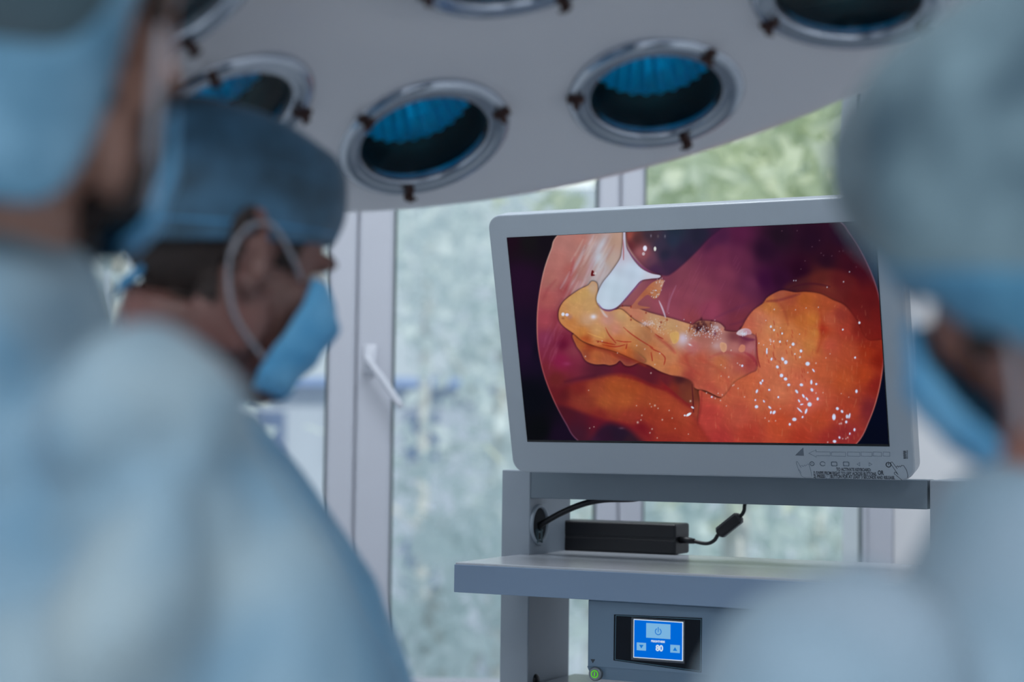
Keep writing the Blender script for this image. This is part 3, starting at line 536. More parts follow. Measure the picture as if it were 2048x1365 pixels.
    small = [(600, 345-345, 2), (606, 1000-1365+380, 1.6), (683, 17, 1.8), (630, 10, 1.2), (770, 65, 1.2), (810, 122, 1.4), (850, 150, 1.6), (990, 200, 1.4), (920, 280, 1.4), (1110, 120, 1), (1075, 155, 1), (990, 455, 1.4), (1050, 452, 1), (645, 692, 1.2), (588, 695, 1.4),
             (555, 668, 1.2), (686, 590, 1.2), (1205, 715, 1.8), (1190, 718, 1.4), (1215, 680, 1.4), (1218, 845, 1.2), (1260, 835, 1.4), (1245, 845, 1.2), (1090, 875, 1.4), (55, 455, 1.2), (130, 500, 1.3), (155, 458, 1.1), (175, 518, 1.3), (190, 470, 1.2), (380, 488, 1.2),
             (325, 415, 1.3), (280, 392, 1.2), (225, 565, 1), (265, 90, 1.2), (180, 215, 1), (180, 310, 1), (215, 240, 1), (245, 318, 1.4), (290, 385, 1.1), (320, 200, 1.2), (340, 215, 1.3), (1270, 490, .9), (1205, 460, .9)]
    for (a, b, r) in small:
        x, y = px(a, b); glow(x, y, r, r*1.2, (206, 190, 190), .8)
    pr = lambda a, b: (1500+a/7.314, 540+b/7.314)
    for (a, b, r) in [(305, 832, 2.6), (352, 882, 2.2), (470, 932, 2.2), (438, 1052, 2.4), (630, 1088, 3.2), (745, 1190, 2.8), (1358, 875, 2), (1600, 775, 2.6), (1538, 1285, 2), (345, 1048, 1.4), (545, 1040, 1.4), (585, 1130, 1.2), (655, 1232, 1.4), (734, 1278, 1.6),
                      (247, 1160, 2), (130, 1075, 1.2), (355, 580, 1.3), (666, 585, 1), (1000, 548, 1.1), (640, 158, 1.2), (672, 158, 1.2), (1368, 175, 1.4), (1128, 255, 1.3), (1455, 30, 1.3), (725, 942, 1), (232, 742, 1), (445, 850, 1), (820, 558, .9), (300, 1090, 1), (200, 1100, 1)]:
        x, y = pr(a, b); glow(x, y, r*.8, r, (200, 212, 232), .95, hard=r > 1.9)
    pl = lambda a, b: (1070+a/5.851, 680+b/5.851)
    for (a, b, r) in [(1403, 770, 1.8), (1820, 718, 1.8), (1188, 772, 1), (1345, 750, 1), (1362, 785, 1), (1440, 803, 1.2), (1570, 828, 1.2), (1605, 918, 1.2), (1490, 937, 1.5), (1202, 968, 2), (1250, 885, 1.3), (1240, 940, 1.2), (1370, 1045, 1.4), (1345, 1090, 1.3),
                      (1357, 390, 1.4), (590, 195, 1.3), (628, 592, 1), (965, 155, 1), (1190, 68, 1.2), (1403, 290, 1.2), (1460, 160, 1.3), (1285, 110, 1.2), (785, 15, 1.3), (690, 1020, 1), (640, 1035, 1), (1640, 1040, 1), (1430, 1150, 1.1), (1795, 1105, 1)]:
        x, y = pl(a, b); glow(x, y, r, r*1.1, (204, 188, 180), .85)
    x, y = pl(1798, 875); glow(x, y, 6, 2.6, (206, 220, 236), 1, -.55, True); x, y = pl(1843, 793); glow(x, y, 3.4, 1.8, (200, 206, 224), 1, .6, True); x, y = pl(1752, 886); glow(x, y, 2, 1.8, (200, 206, 220), 1, 0, True)
    for k in range(60):
        x0 = 1560+rs.rand()*160; y0 = 455+rs.rand()*85
        if k < 14: glow(x0, y0, 1, 1.1, (110, 80, 96), .7)
    # --- soft mottling over the tissue only, then the bright rim of the round view
    d, _ = seg_dist(CIR, X, Y, True)
    k = np.clip(.5+d/1.5, 0, 1)[:, None]; C = C*(1-k)+OUT*k
    m = sum(np.sin(X*fx+Y*fy+p)*a for fx, fy, p, a in [(.11, .03, 1, .008), (-.07, .13, 2, .01), (.23, .05, .5, .008), (.05, -.21, .5, .008)])
    wet = np.clip((C[:, 0]-C[:, 2]-40)/60, 0, 1)*(d < 0)
    wx = X+5*np.sin(Y*.09+1)+3*np.sin(X*.13); wy = Y+5*np.sin(X*.08)+3*np.sin(Y*.17+2)
    b = sum(np.sin(wx*fx+wy*fy+p_)*a for fx, fy, p_, a in [(.31, .12, 0, 1), (-.17, .35, 1, 1), (.52, -.24, 2, .8), (.12, -.61, 3, .8), (.85, .33, 4, .5), (-.41, .93, 5, .5)])/3
    C *= (1+wet*(.025*b+.05*np.maximum(b, .5)-.025))[:, None]
    C *= (1+np.where(d < 0, m, m*.3))[:, None]
    k = np.exp(-((d+.2)/1.25)**2)*.8
    rc = field([(1100, 500, (190, 150, 140)), (1080, 620, (196, 120, 110)), (1090, 760, (168, 80, 84)), (1150, 870, (110, 66, 90)), (1700, 470, (130, 100, 120)), (1765, 690, (120, 50, 60)), (1760, 780, (196, 112, 96)), (1715, 880, (168, 100, 96))], X, Y)
    C = C*(1-k[:, None])+rc*k[:, None]
    return np.clip(C, 0, 255)/255.

# ------------------------------------------------------------------ planes measured on the photograph
def frame(o, x, y, z): return np.array([[x[0], y[0], z[0], o[0]], [x[1], y[1], z[1], o[1]], [x[2], y[2], z[2], o[2]], [0, 0, 0, 1]])
def loc(px, py, M4, val=0., axis=1):           # local coordinates where the ray meets the plane local[axis] = val
    R3 = M4[:3, :3]; o = R3.T@(CAM-M4[:3, 3]); d = R3.T@ray(px, py); t = (val-o[axis])/d[axis]; return o+t*d
YAW, TILT = .4609, .2534
RT = np.array([math.cos(YAW), -math.sin(YAW), 0]); IN = np.array([math.sin(YAW), math.cos(YAW), 0]); UP = np.array([0, 0, 1.])
# ------------------------------------------------------------------ trolley
GREY = mat('trolley_grey_powder_coat', sc(146, 157, 168), .45, noise=.02, nscale=20, bump=.03, bscale=300)
GREYD = mat('trolley_darker_grey', sc(104, 118, 130), .45, noise=.02, nscale=20)
SHELF = mat('shelf_light_grey_laminate', sc(168, 174, 182), .22, noise=.03, nscale=90)
SHELFE = mat('shelf_blue_grey_edge', sc(124, 146, 172), .4, noise=.015)
BLACK = mat('black_plastic', sc(14, 16, 22), .45, noise=.1, spec=.4)
RUB = mat('dark_rubber', sc(20, 22, 26), .7, noise=.1)
P1 = at(1059.5, 1000, 2.90)
CM = frame((P1[0], P1[1], 0), RT, IN, UP)
cart = tag(empty('equipment_trolley', mtx=Matrix(CM.tolist())), 'grey equipment trolley with two uprights, a crossbeam and shelves, carrying the monitor', 'trolley')
xl = loc(1003, 1030, CM)[0]; zt = loc(1004, 940, CM)[2]
dc = loc(1141, 1040, CM, 0., 0)[1]
zb = loc(1062, 997, CM)[2]; xr = loc(1854, 990, CM)[0]
zs = loc(1003, 1108, CM)[2]; cr = loc(910, 1125, CM, zs, 2); ys, xs = cr[1], cr[0]
zl = loc(908, 1185, CM, ys)[2]
wcol = -xl
xe = xr+wcol+(xl-xs)*1.0
k = MB(); k.box(xl, 0, 0, dc, .1, zt, .002); k.build('upright', GREY, cart)
k = MB(); k.box(xr+.004, xr+.004+wcol, 0, dc, .1, loc(1880, 961, CM)[2], .002); k.build('upright', GREY, cart)
k = MB(); k.box(0, xr, .002, .05, zb, zt-.002, .0015); k.build('crossbeam', GREYD, cart)
k = MB(); k.box(xs, xe, ys, dc, zl+.004, zs, .0025); sh = k.build('shelf', SHELF, cart)
k = MB(); k.box(xs-.0008, xe+.0008, ys-.0012, ys+.004, zl, zs-.0035, .001); k.box(xs-.0012, xs+.003, ys, dc, zl, zs-.0035, .001); k.build('edge_strip', SHELFE, sh)
zl2 = loc(1150, 1362, CM, .02)[2]
k = MB(); k.box(xs+.03, xe-.03, ys+.03, dc, zl2-.045, zl2-.010, .002); k.build('shelf', SHELF, cart)
k = MB(); k.box(xs+.03, xe-.03, ys+.03, dc, .45, .48, .002); k.build('shelf', SHELF, cart)
k = MB(); k.box(xs, xe, ys-.02, dc+.1, .1, .16, .01); k.build('base', GREY, cart)
for x in (xs+.05, xe-.05):
    for y in (ys+.04, dc+.04):
        k = MB(); k.tube([(x-.012, y, .045), (x+.012, y, .045)], .045, 20); k.box(x-.016, x+.016, y-.01, y+.01, .08, .105, .002); k.build('castor', RUB, cart, smooth=False)
for zz in (loc(1066, 1362, CM, .02)[2],):
    k = MB(); k.lathe([(0, .006), (.006, .0055), (.009, .003), (.010, 0)], (0.0, .03, zz), 16, 'x'); k.build('screw_cap', BLACK, cart, smooth=True)
# grommet on the inner side of the left upright
g0 = loc(1077, 1050, CM, 0., 0); gr = (loc(1077, 1009, CM, 0., 0)[2]-loc(1077, 1091, CM, 0., 0)[2])/2
gr_o = MB(); gr_o.lathe([(gr, 0), (gr, .003), (gr*.96, .005), (gr*.86, .005), (gr*.82, .003), (gr*.82, .0006)], (0, g0[1], g0[2]), 40, 'x')
g = gr_o.build('grommet', GREY, cart, smooth=True)
k = MB(); k.lathe([(gr*.83, .0008), (0, .0008)], (0, g0[1], g0[2]), 40, 'x'); k.build('opening_shade', mat('cavity_shade', sc(34, 38, 44), .9, noise=.1), g)  # flat dark disc: the hole's inner shade is put into its colour
# monitor post standing on the crossbeam
MC = np.array([.2763, 2.6569, 1.5624])
NM = -IN*math.cos(TILT)+0; n0 = -IN; UPM = UP*math.cos(TILT)+n0*math.sin(TILT); INM = np.cross(UPM, RT)
mc = np.linalg.inv(CM)@np.append(MC, 1)
k = MB(); k.box(mc[0]-.035, mc[0]+.035, .052, .082, zb+.01, mc[2]+.03, .004); k.box(mc[0]-.07, mc[0]+.07, .048, .056, zb+.005, zt-.005, .002); k.build('monitor_post', GREYD, cart)

# ------------------------------------------------------------------ monitor
MM = frame(MC, RT, INM, UPM)
mon = tag(empty('monitor', mtx=Matrix(MM.tolist())), 'white framed surgical monitor showing the orange endoscope picture, above the trolley', 'monitor')
BEZ = mat('monitor_white_bezel', sc(160, 170, 180), .28, noise=.01, nscale=5, coat=.3)
def slab(P, y0, y1, bev=.003):
    bm = bmesh.new(); vs = [bm.verts.new((x, y0, z)) for x, z in P]; f = bm.faces.new(vs); r = bmesh.ops.extrude_face_region(bm, geom=[f])
    for v in [e for e in r['geom'] if isinstance(e, bmesh.types.BMVert)]: v.co.y = y1
    bmesh.ops.recalc_face_normals(bm, faces=bm.faces[:])
    ed = [e for e in bm.edges if abs(e.verts[0].co.y-e.verts[1].co.y) < 1e-6 and abs(e.verts[0].co.y-y0) < 1e-6]
    bmesh.ops.bevel(bm, geom=ed, offset=bev, segments=3, profile=.5, affect='EDGES'); return bm
k = MB(); k.bm(slab(rrect(-.3305, .3345, -.2225, .2050, .022, 8), 0, .034, .003)); k.build('bezel', BEZ, mon)
k = MB(); k.bm(slab(rrect(-.26, .26, -.15, .15, .03), .066, .03, .006)); k.build('rear_housing', BEZ, mon)
k = MB(); k.box(-.05, .05, .066, .076, -.05, .05, .003); k.build('mount_plate', GREYD, mon)
k = MB(); k.box(-.2992, .2990, -.0006, .001, -.1702, .1683); k.build('screen_surround', BLACK, mon)
nx, nz_ = 700, 395
u = np.linspace(-.2982, .2976, nx+1); w = np.linspace(-.1665, .1679, nz_+1); UU, WW = np.meshgrid(u, w)
Vs = np.stack([UU.ravel(), np.full(UU.size, -.0009), WW.ravel()], 1)
Pw = Vs@MM[:3, :3].T+MM[:3, 3]-CAM; Q = Pw@AX.T
CX, CY = 1024+FPX*Q[:, 0]/Q[:, 2], 682.5-FPX*Q[:, 1]/Q[:, 2]    # the picture was drawn in the photograph's scale
PC = paint_screen(CX, CY)
i = np.arange(nz_*nx); a = (i//nx)*(nx+1)+i % nx
me = bpy.data.meshes.new('screen'); me.vertices.add(len(Vs)); me.vertices.foreach_set('co', Vs.ravel())
Fq = np.stack([a, a+1, a+nx+2, a+nx+1], 1); me.loops.add(Fq.size); me.loops.foreach_set('vertex_index', Fq.ravel().astype(np.int32)); me.polygons.add(len(Fq)); me.polygons.foreach_set('loop_start', (np.arange(len(Fq))*4).astype(np.int32)); me.update(calc_edges=True)
ca = me.color_attributes.new('picture', 'FLOAT_COLOR', 'POINT'); lin = np.where(PC > .04045, ((PC+.055)/1.055)**2.4, PC/12.92)
ca.data.foreach_set('color', np.concatenate([lin, np.ones((len(lin), 1))], 1).ravel())
me.materials.append(glow_mat('lit_endoscope_picture', 'picture', s=1.04)); scr = bpy.data.objects.new('screen', me); COL.objects.link(scr); scr.parent = mon
# printed marks on the lower bezel
INK = mat('printed_dark_ink', sc(42, 50, 60), .5, noise=.02); INKL = mat('printed_grey_ink', sc(112, 126, 140), .5, noise=.02)
def mp(px, py): p = loc(px, py, MM); return (p[0], p[2])
bz = lambda a, b: mp(1560+a/6.827, 880+b/6.827)
k = MB(); k.prism([bz(205, 215), bz(318, 105), bz(325, 220)], -.0001, -.0003); k.build('triangle_logo', mat('printed_mid_grey_ink', sc(96, 106, 118), .5, noise=.1), mon)
k = MB()
lines(k, [bz(395, 185), bz(490, 140), bz(492, 165), bz(685, 168), bz(685, 222), bz(495, 220), bz(497, 240)], .0005, -.0001, True)
for x0, x1 in ((705, 895), (922, 1090), (1108, 1255), (1272, 1385), (1408, 1498)): lines(k, [bz(x0, 168), bz(x1, 172), bz(x1+2, 228), bz(x0, 224)], .0005, -.0001, True)
k.build('swipe_arrow_print', INKL, mon)
def ringl(k, a, b, rx, rz, w, t0=0, t1=360):
    c = bz(a, b); P = [(c[0]+rx*math.cos(math.radians(t)), c[1]+rz*math.sin(math.radians(t))) for t in np.linspace(t0, t1, 22)]
    lines(k, P, w, -.0001)
k = MB(); ringl(k, 437, 328, .0032, .0030, .0011); c = bz(437, 328); k.prism(rrect(c[0]-.0008, c[0]+.0008, c[1]-.0008, c[1]+.0008, .0005), -.0001, -.0003); k.build('button_print', INKL, mon)
k = MB(); ringl(k, 583, 330, .0040, .0032, .0010, 20, 330); k.build('button_print', INKL, mon)
for a in (740, 903):
    k = MB(); c = bz(a, 332); lines(k, rrect(c[0]-.0042, c[0]+.0042, c[1]-.0030, c[1]+.0030, .0014, 3), .0013, -.0001, True); k.build('button_print', INKL, mon)
k = MB(); lines(k, [bz(1052, 335), bz(1090, 312), bz(1090, 358)], .0006, -.0001, True); k.build('button_print', INKL, mon)
k = MB(); lines(k, [bz(1255, 338), bz(1215, 315), bz(1215, 360)], .0006, -.0001, True); k.build('button_print', INKL, mon)
k = MB(); ringl(k, 1482, 342, .0036, .0036, .0012, 115, 425); c = bz(1482, 342); lines(k, [(c[0], c[1]), (c[0], c[1]+.0042)], .0010, -.0001); k.build('power_button_print', INK, mon)
def hand(k, pts, w): lines(k, [bz(*p) for p in pts], w, -.0001)
k = MB(); hand(k, [(1665, 552), (1560, 465), (1562, 445), (1580, 445), (1612, 475)], .0006); hand(k, [(1612, 475), (1512, 330), (1512, 308), (1532, 306), (1600, 395)], .0006); hand(k, [(1585, 370), (1605, 358), (1618, 375), (1632, 358), (1645, 372), (1660, 352), (1690, 355), (1730, 420), (1745, 480), (1745, 520)], .0006)
k.build('pointing_hand_print', INK, mon)
k = MB(); hand(k, [(362, 532), (300, 500), (262, 430), (250, 410), (265, 412), (290, 455)], .0005); hand(k, [(255, 415), (222, 320), (222, 300), (238, 300), (290, 385)], .0005); hand(k, [(275, 365), (300, 350), (315, 368), (335, 345), (345, 360), (385, 330), (400, 350), (420, 420), (435, 500)], .0005)
k.build('swiping_hand_print', INKL, mon)
L1 = bz(770, 424); L2 = bz(460, 472); L3 = bz(460, 518); e1 = bz(1242, 424); e2 = bz(1320, 472); e3 = bz(615, 518); e4 = bz(692, 522); e5 = bz(1570, 532)
def fit(nm, s, p, x1, size, m, wgt=.00016):
    t = text(nm, s, size, (0, -.0001, 0), m, mon, weight=wgt); X = [v.co.x for v in t.data.vertices]; sx = (x1-p[0])/(max(X)-min(X)); mn = min(X)
    for v in t.data.vertices: v.co.x = p[0]+(v.co.x-mn)*sx; v.co.z += p[1]
fit('lettering', 'TO ACTIVATE KEYBOARD:', L1, e1[0], .0068, INK); fit('lettering', '1) SWIPE FROM RIGHT TO LEFT ACROSS BUTTONS,', L2, e2[0], .0068, INK)
q = bz(1337, 478); fit('lettering', 'OR', q, bz(1418, 480)[0], .0092, INK, .0003)
fit('lettering', '2) PRESS', L3, e3[0], .0068, INK); fit('lettering', 'BUTTON FOR AT LEAST 3 SECONDS AND RELEASE.', e4, e5[0], .0068, INK)
k = MB(); ringl(k, 653, 507, .0034, .0034, .0006); c = bz(653, 507); lines(k, [(c[0], c[1]), (c[0], c[1]+.003)], .0006, -.0001); k.build('power_symbol_print', INKL, mon)
k = MB()
for j, (a0, a1) in enumerate(((1683, 1718), (1684, 1722), (1682, 1716), (1686, 1722), (1684, 1718), (1688, 1724), (1686, 1720))):
    y = 152+j*16; k.prism([bz(a0, y), bz(a1, y), bz(a1+1, y+11), bz(a0+1, y+11)], -.0001, -.0003)
for j in range(10): y = 145+j*12; k.prism([bz(1728, y), bz(1744, y), bz(1745, y+6), bz(1729, y+6)], -.0001, -.0003)
k.build('logo_print', INK, mon)

# ------------------------------------------------------------------ light source unit hanging under the shelf
yf = ys+.022
DB = mat('device_blue_grey', sc(104, 128, 150), .4, noise=.015); NAVY = mat('device_navy_glass', sc(4, 14, 26), .35, noise=.05, spec=.15)
dv = lambda px, py: loc(px, py, CM, yf)
x0 = dv(1175, 1260)[0]; z1 = zl+.002; zm = dv(1175, 1336)[2]; zbm = dv(1180, 1360)[2]
o = CM@np.array([x0, yf, zbm, 1]); DM = frame(o[:3], RT, IN, UP)
dvc = tag(empty('light_source_unit', mtx=Matrix(DM.tolist())), 'blue grey light source unit with a glowing blue brightness display, under the shelf', 'device')
k = MB(); k.box(0, .40, 0, dc-yf-.02, zm-zbm, z1-zbm-.003, .003); k.add([(0, 0, zm-zbm+.002), (.4, 0, zm-zbm+.002), (.4, .012, 0), (.003, .012, 0), (0, .2, zm-zbm+.002), (.4, .2, zm-zbm+.002), (.4, .2, 0), (.003, .2, 0)], [(0, 1, 2, 3), (4, 7, 6, 5), (0, 3, 7, 4), (1, 5, 6, 2), (3, 2, 6, 7)])
k.build('housing', DB, dvc)
dl = lambda px, py: tuple(loc(px, py, DM)[[0, 2]])
c3 = lambda a, b: dl(1160+a/5.12, 1180+b/5.12)
k = MB(); k.prism([c3(350, 255), c3(1250, 292), c3(1243, 850), c3(345, 725)], -.0008, .001); k.build('display_panel', NAVY, dvc)
k = MB(); lines(k, [c3(370, 265), c3(1242, 305), c3(1232, 836), c3(362, 716)], .0009, -.0009, True); k.build('panel_outline', mat('outline_blue_grey', sc(70, 108, 128), .4, noise=.02), dvc)
k = MB(); k.box(*(c3(530, 290)[0], c3(1078, 290)[0]), -.0022, 0, c3(540, 712)[1]-.001, c3(560, 288)[1]+.0005, .0006); k.build('display_frame', mat('display_frame_grey', sc(60, 68, 80), .3, noise=.02), dvc)
lx0, lx1, lz0, lz1 = c3(555, 500)[0], c3(1062, 500)[0], c3(560, 695)[1], c3(560, 300)[1]
EB = glow_mat('display_blue', col=sc(0, 104, 214)); EW = glow_mat('display_white', col=sc(206, 222, 236)); EL = glow_mat('display_light_blue', col=sc(120, 178, 222)); EM = glow_mat('display_symbol_blue', col=sc(20, 116, 206))
k = MB(); k.box(lx0, lx1, -.0030, -.0020, lz0, lz1); lcd = k.build('display', EW, dvc)
k = MB(); k.box(lx0+.0012, lx1-.0012, -.0032, -.0028, lz0+.0012, lz1-.0012); k.build('display_background', EB, lcd)
W_, H_ = lx1-lx0, lz1-lz0
def du(a, b): return (lx0+a*W_, lz1-b*H_)     # fractions of the display
def tile(nm, a0, b0, a1, b1, m, y=-.0034):
    k = MB(); p = du(a0, b0); q = du(a1, b1); k.box(p[0], q[0], y, y+.0003, q[1], p[1]); return k.build(nm, m, lcd)
tile('power_button', .26, .08, .75, .46, EL); tile('down_button', .07, .60, .26, .80, EL); tile('up_button', .75, .60, .94, .80, EL)
k = MB(); c = du(.505, .285); P = [(c[0]+.0046*math.cos(math.radians(t)), c[1]+.0046*math.sin(math.radians(t))) for t in np.linspace(125, 415, 24)]; lines(k, P, .0012, -.0035); lines(k, [(c[0], c[1]-.0002), (c[0], c[1]+.0060)], .0012, -.0035); k.build('power_symbol', EM, lcd)
k = MB(); k.prism([du(.12, .655), du(.21, .655), du(.165, .75)], -.0035, -.0037); k.build('down_arrow', EM, lcd)
k = MB(); k.prism([du(.80, .75), du(.89, .75), du(.845, .655)], -.0035, -.0037); k.build('up_arrow', EM, lcd)
p = du(.5, .565); text('lettering', 'BRIGHTNESS', .0042, (p[0], -.0034, p[1]), EW, lcd, 'CENTER', .00015, .92); p = du(.53, .78); text('lettering', '80', .0122, (p[0], -.0034, p[1]), EW, lcd, 'CENTER', .0004, .95)
c = c3(160, 863); k = MB(); k.lathe([(.0105, 0), (.0105, .006), (.0088, .008), (.0078, .0078), (0, .0078)], (c[0], .004, c[1]), 32, 'y'); pb = k.build('power_switch', mat('grey_metal_switch', sc(120, 128, 134), .3, .6, noise=.05), dvc, smooth=True)
k = MB(); P = [(c[0]+.0052*math.cos(t), c[1]+.0052*math.sin(t)) for t in np.linspace(0, 6.28, 26)]; lines(k, P, .0014, -.0042, True); lines(k, [(c[0], c[1]-.0026), (c[0], c[1]+.0026)], .0016, -.0042); k.build('green_ring_light', glow_mat('green_light', col=sc(86, 200, 40)), pb)
k = MB(); k.prism([c3(108, 712), c3(155, 714), c3(132, 755)], -.0004, .001); k.build('mains_mark', INK, dvc)
p = c3(1700, 292); text('lettering', 'LIGHT', .0045, (p[0], -.0002, p[1]), INK, dvc)

# ------------------------------------------------------------------ power adapter on the shelf
a0 = loc(1109, 1101, CM, zs, 2); a1 = loc(1352, 1111, CM, zs, 2); aw = a1[0]-a0[0]; ya = (a0[1]+a1[1])/2; ah = loc(1109, 1041, CM, ya)[2]-zs; ad = .068
o = CM@np.array([a0[0], ya, zs, 1]); AM = frame(o[:3], RT, IN, UP)
ad_o = tag(empty('power_adapter', mtx=Matrix(AM.tolist())), 'black brick power adapter lying on the trolley shelf under the monitor', 'adapter')
k = MB(); k.box(0, aw, 0, ad, 0, ah*.49, .004, 3); k.box(0, aw, 0, ad, ah*.5, ah, .004, 3); k.box(.001, aw-.001, .001, ad-.001, ah*.45, ah*.55); k.build('case', BLACK, ad_o)
zc = ah*.47; k = MB(); k.tube([(aw-.002, ad*.35, zc), (aw+.012, ad*.35, zc), (aw+.026, ad*.33, zc-.001)], [.0058, .0058, .0045], 12); k.build('strain_relief', BLACK, ad_o, smooth=True)
pt = lambda px, py, y=.02: loc(px, py, AM, y)
ring0 = np.array([aw+.024, ad*.33, zc-.001]); c1 = pt(1438, 1068); c2_ = pt(1480, 1034); e = pt(1490, 1008)
k = MB(); k.tube(curve([ring0, pt(1412, 1088), pt(1428, 1082), c1, (c1+c2_)/2, c2_, pt(1488, 1022), e, e+np.array([.004, .02, .03])], 40), .0032, 10); k.build('cable', BLACK, ad_o, smooth=True)
d = (c2_-c1)/np.linalg.norm(c2_-c1); s = np.cross(d, [0, 1, 0]); k = MB()
P = [c1-d*.001, c1+d*.003, c2_-d*.003, c2_+d*.001]; rr = [.006, .0100, .0100, .006]; rings = []
for q, r in zip(P, rr): rings.append(np.array([q+s*r*a+np.array([0, 1, 0])*r*b for a, b in ((1, .6), (.6, 1), (-.6, 1), (-1, .6), (-1, -.6), (-.6, -1), (.6, -1), (1, -.6))]))
k.loft(rings); k.build('ferrite_core', BLACK, ad_o)
# mains lead out of the upright
o = CM@np.array([0, g0[1], g0[2], 1]); LM = frame(o[:3], RT, IN, UP)
ld = tag(empty('monitor_cable', mtx=Matrix(LM.tolist())), 'thick black cable coming out of the upright and rising under the crossbeam', 'cable')
pt = lambda px, py, y: loc(px, py, LM, y)
k = MB(); k.tube(curve([(-.006, 0, -.008), pt(1085, 1048, 0), pt(1120, 1028, 0), pt(1165, 1009, .0), pt(1210, 1000, .004), pt(1270, 998, .01), pt(1310, 985, .02)], 40), .0052, 12); k.build('lead', BLACK, ld, smooth=True)
o = CM@np.array([0, g0[1]-.008, g0[2]-.02, 1]); LM2 = frame(o[:3], RT, IN, UP)
pl = tag(empty('mains_plug', mtx=Matrix(LM2.tolist())), 'grey mains connector reaching from the upright to the black adapter', 'plug')
zz0 = loc(1095, 1084, LM2, .0)[2]; zz1 = loc(1095, 1063, LM2, 0)[2]; xx1 = (np.linalg.inv(LM2)@AM@np.array([0, 0, 0, 1]))[0]-.0005
k = MB(); k.box(.004, xx1, -.006, .010, zz0, zz1, .003); k.build('connector_body', mat('connector_grey', sc(84, 104, 112), .5, noise=.03), pl)
k = MB(); k.box(-.004, .005, -.004, .008, zz0+.003, zz1-.003, .002); k.build('cable_entry', RUB, pl)
TEAL = mat('teal_plastic', sc(30, 130, 140), .3, noise=.1); BLU = mat('blue_plastic', sc(40, 120, 170), .3, noise=.1)
for px, m_, lb in ((1075, TEAL, 'tiny teal ring shaped cap on the shelf nearest the upright'), (1088, TEAL, 'tiny green teal cap on the shelf, middle of the three'), (1101, BLU, 'tiny blue cap on the shelf touching the black adapter')):
    b = loc(px, 1100, CM, zs, 2); wv = CM@np.append(b, 1); r = tag(empty('plastic_cap', (wv[0], wv[1], zs)), lb, 'cap', 'tiny plastic caps on the shelf')
    k = MB(); k.lathe([(.003, 0), (.0042, .001), (.0042, .006), (.0030, .0075), (.0016, .0075), (.0014, .004), (0, .004)], (0, 0, 0), 16); k.build('cap_body', m_, r, smooth=True)
    k = MB(); k.tube([(.004, 0, .003), (.010, .001, .003)], .0014, 8); k.build('tab', m_, r, smooth=True)

# ------------------------------------------------------------------ surgical lamp
LC = np.array([.01383, 1.51610, .39360])+CAM; LN = np.array([.19976, -.15409, -1.]); LN /= np.linalg.norm(LN)
LA = np.cross(LN, [0, 1, 0]); LA /= np.linalg.norm(LA); LZ = -LN; LY = np.cross(LZ, LA); LMX = frame(LC, LA, LY, LZ)
lamp = tag(empty('surgical_lamp', mtx=Matrix(LMX.tolist())), 'large white round operating lamp with chrome ringed reflectors, hanging over the team', 'lamp')
LW = mat('lamp_white_enamel', sc(204, 204, 210), .38, noise=.012, nscale=4, coat=.25)
CHR = mat('lamp_chrome', sc(176, 184, 196), .12, .95, noise=.06, nscale=14)
CUP = mat('lamp_cup_dark', sc(4, 22, 28), .35, noise=.1, spec=.3); BOWL = mat('reflector_teal_mirror', sc(36, 226, 250), .28, .8, noise=.15, nscale=40)
LENS = glass('lamp_cover_glass', (.60, .94, 1.), 1.22); RUST = mat('clip_rusty_brown', sc(64, 40, 36), .6, .3, noise=.4, nscale=200)
R1, T0, DT, EPS, RR = .33911, 3.57920, .76382, -.31610, .0950
rings_c = []
for j in range(-1, 7):
    t = T0+DT*j; d = np.array([math.cos(t), -math.sin(t), 0]); rings_c.append((d*R1, d, EPS))
pe = loc(1033, -60, LMX, .062, 2); rings_c.append((np.array([pe[0], pe[1], .062]), np.array([-1., 0, 0]), 0.))
prof = [(.0, .070), (.10, .068), (.17, .062), (.195, .050), (.215, .041), (.26, .026), (.3, .013), (.339, 0), (.38, -.0135), (.42, -.026), (.445, -.033), (.465, -.037), (.480, -.035), (.490, -.026), (.496, -.010), (.494, .008)]
rr_ = np.concatenate([np.linspace(prof[i][0], prof[i+1][0], 9)[:-1] for i in range(len(prof)-1)]+[[prof[-1][0]]]); zz_ = np.concatenate([np.linspace(prof[i][1], prof[i+1][1], 9)[:-1] for i in range(len(prof)-1)]+[[prof[-1][1]]])
for _ in range(6): zz_[1:-1] = (zz_[:-2]+2*zz_[1:-1]+zz_[2:])/4; rr_[1:-1] = (rr_[:-2]+2*rr_[1:-1]+rr_[2:])/4
nA = 320; th = np.arange(nA)/nA*2*PI; GV = np.stack([np.outer(rr_, np.cos(th)), np.outer(rr_, np.sin(th)), np.repeat(zz_[:, None], nA, 1)], -1)
Fk = []
for i in range(1, len(rr_)-1):
    for j in range(nA):
        c = (GV[i, j]+GV[i+1, (j+1) % nA])/2
        if any(np.hypot(*(c-rc[0])[:2]) < .076 for rc in rings_c): continue
        Fk.append((i*nA+j, i*nA+(j+1) % nA, (i+1)*nA+(j+1) % nA, (i+1)*nA+j))
k = MB(); k.add(GV.reshape(-1, 3), Fk)
top = [(.494, .008), (.485, .04), (.45, .085), (.36, .13), (.22, .168), (.1, .188), (.0, .190)]; k.lathe(top, n=nA)
k.build('lamp_housing', LW, lamp, smooth=True)
k = MB(); k.tube([(0, 0, .186), (0, 0, .25)], .05, 24); k.build('hub', LW, lamp, smooth=False)
tp = np.linalg.inv(LMX)@np.append([LC[0]+.25, LC[1]-.2, ZT-.005], 1); k = MB(); k.tube(curve([(0, 0, .22), (.02, 0, .4), (tp[0]*.6, tp[1]*.6, tp[2]*.7), tp[:3]], 24), .03, 20); k.build('arm', LW, lamp, smooth=True)
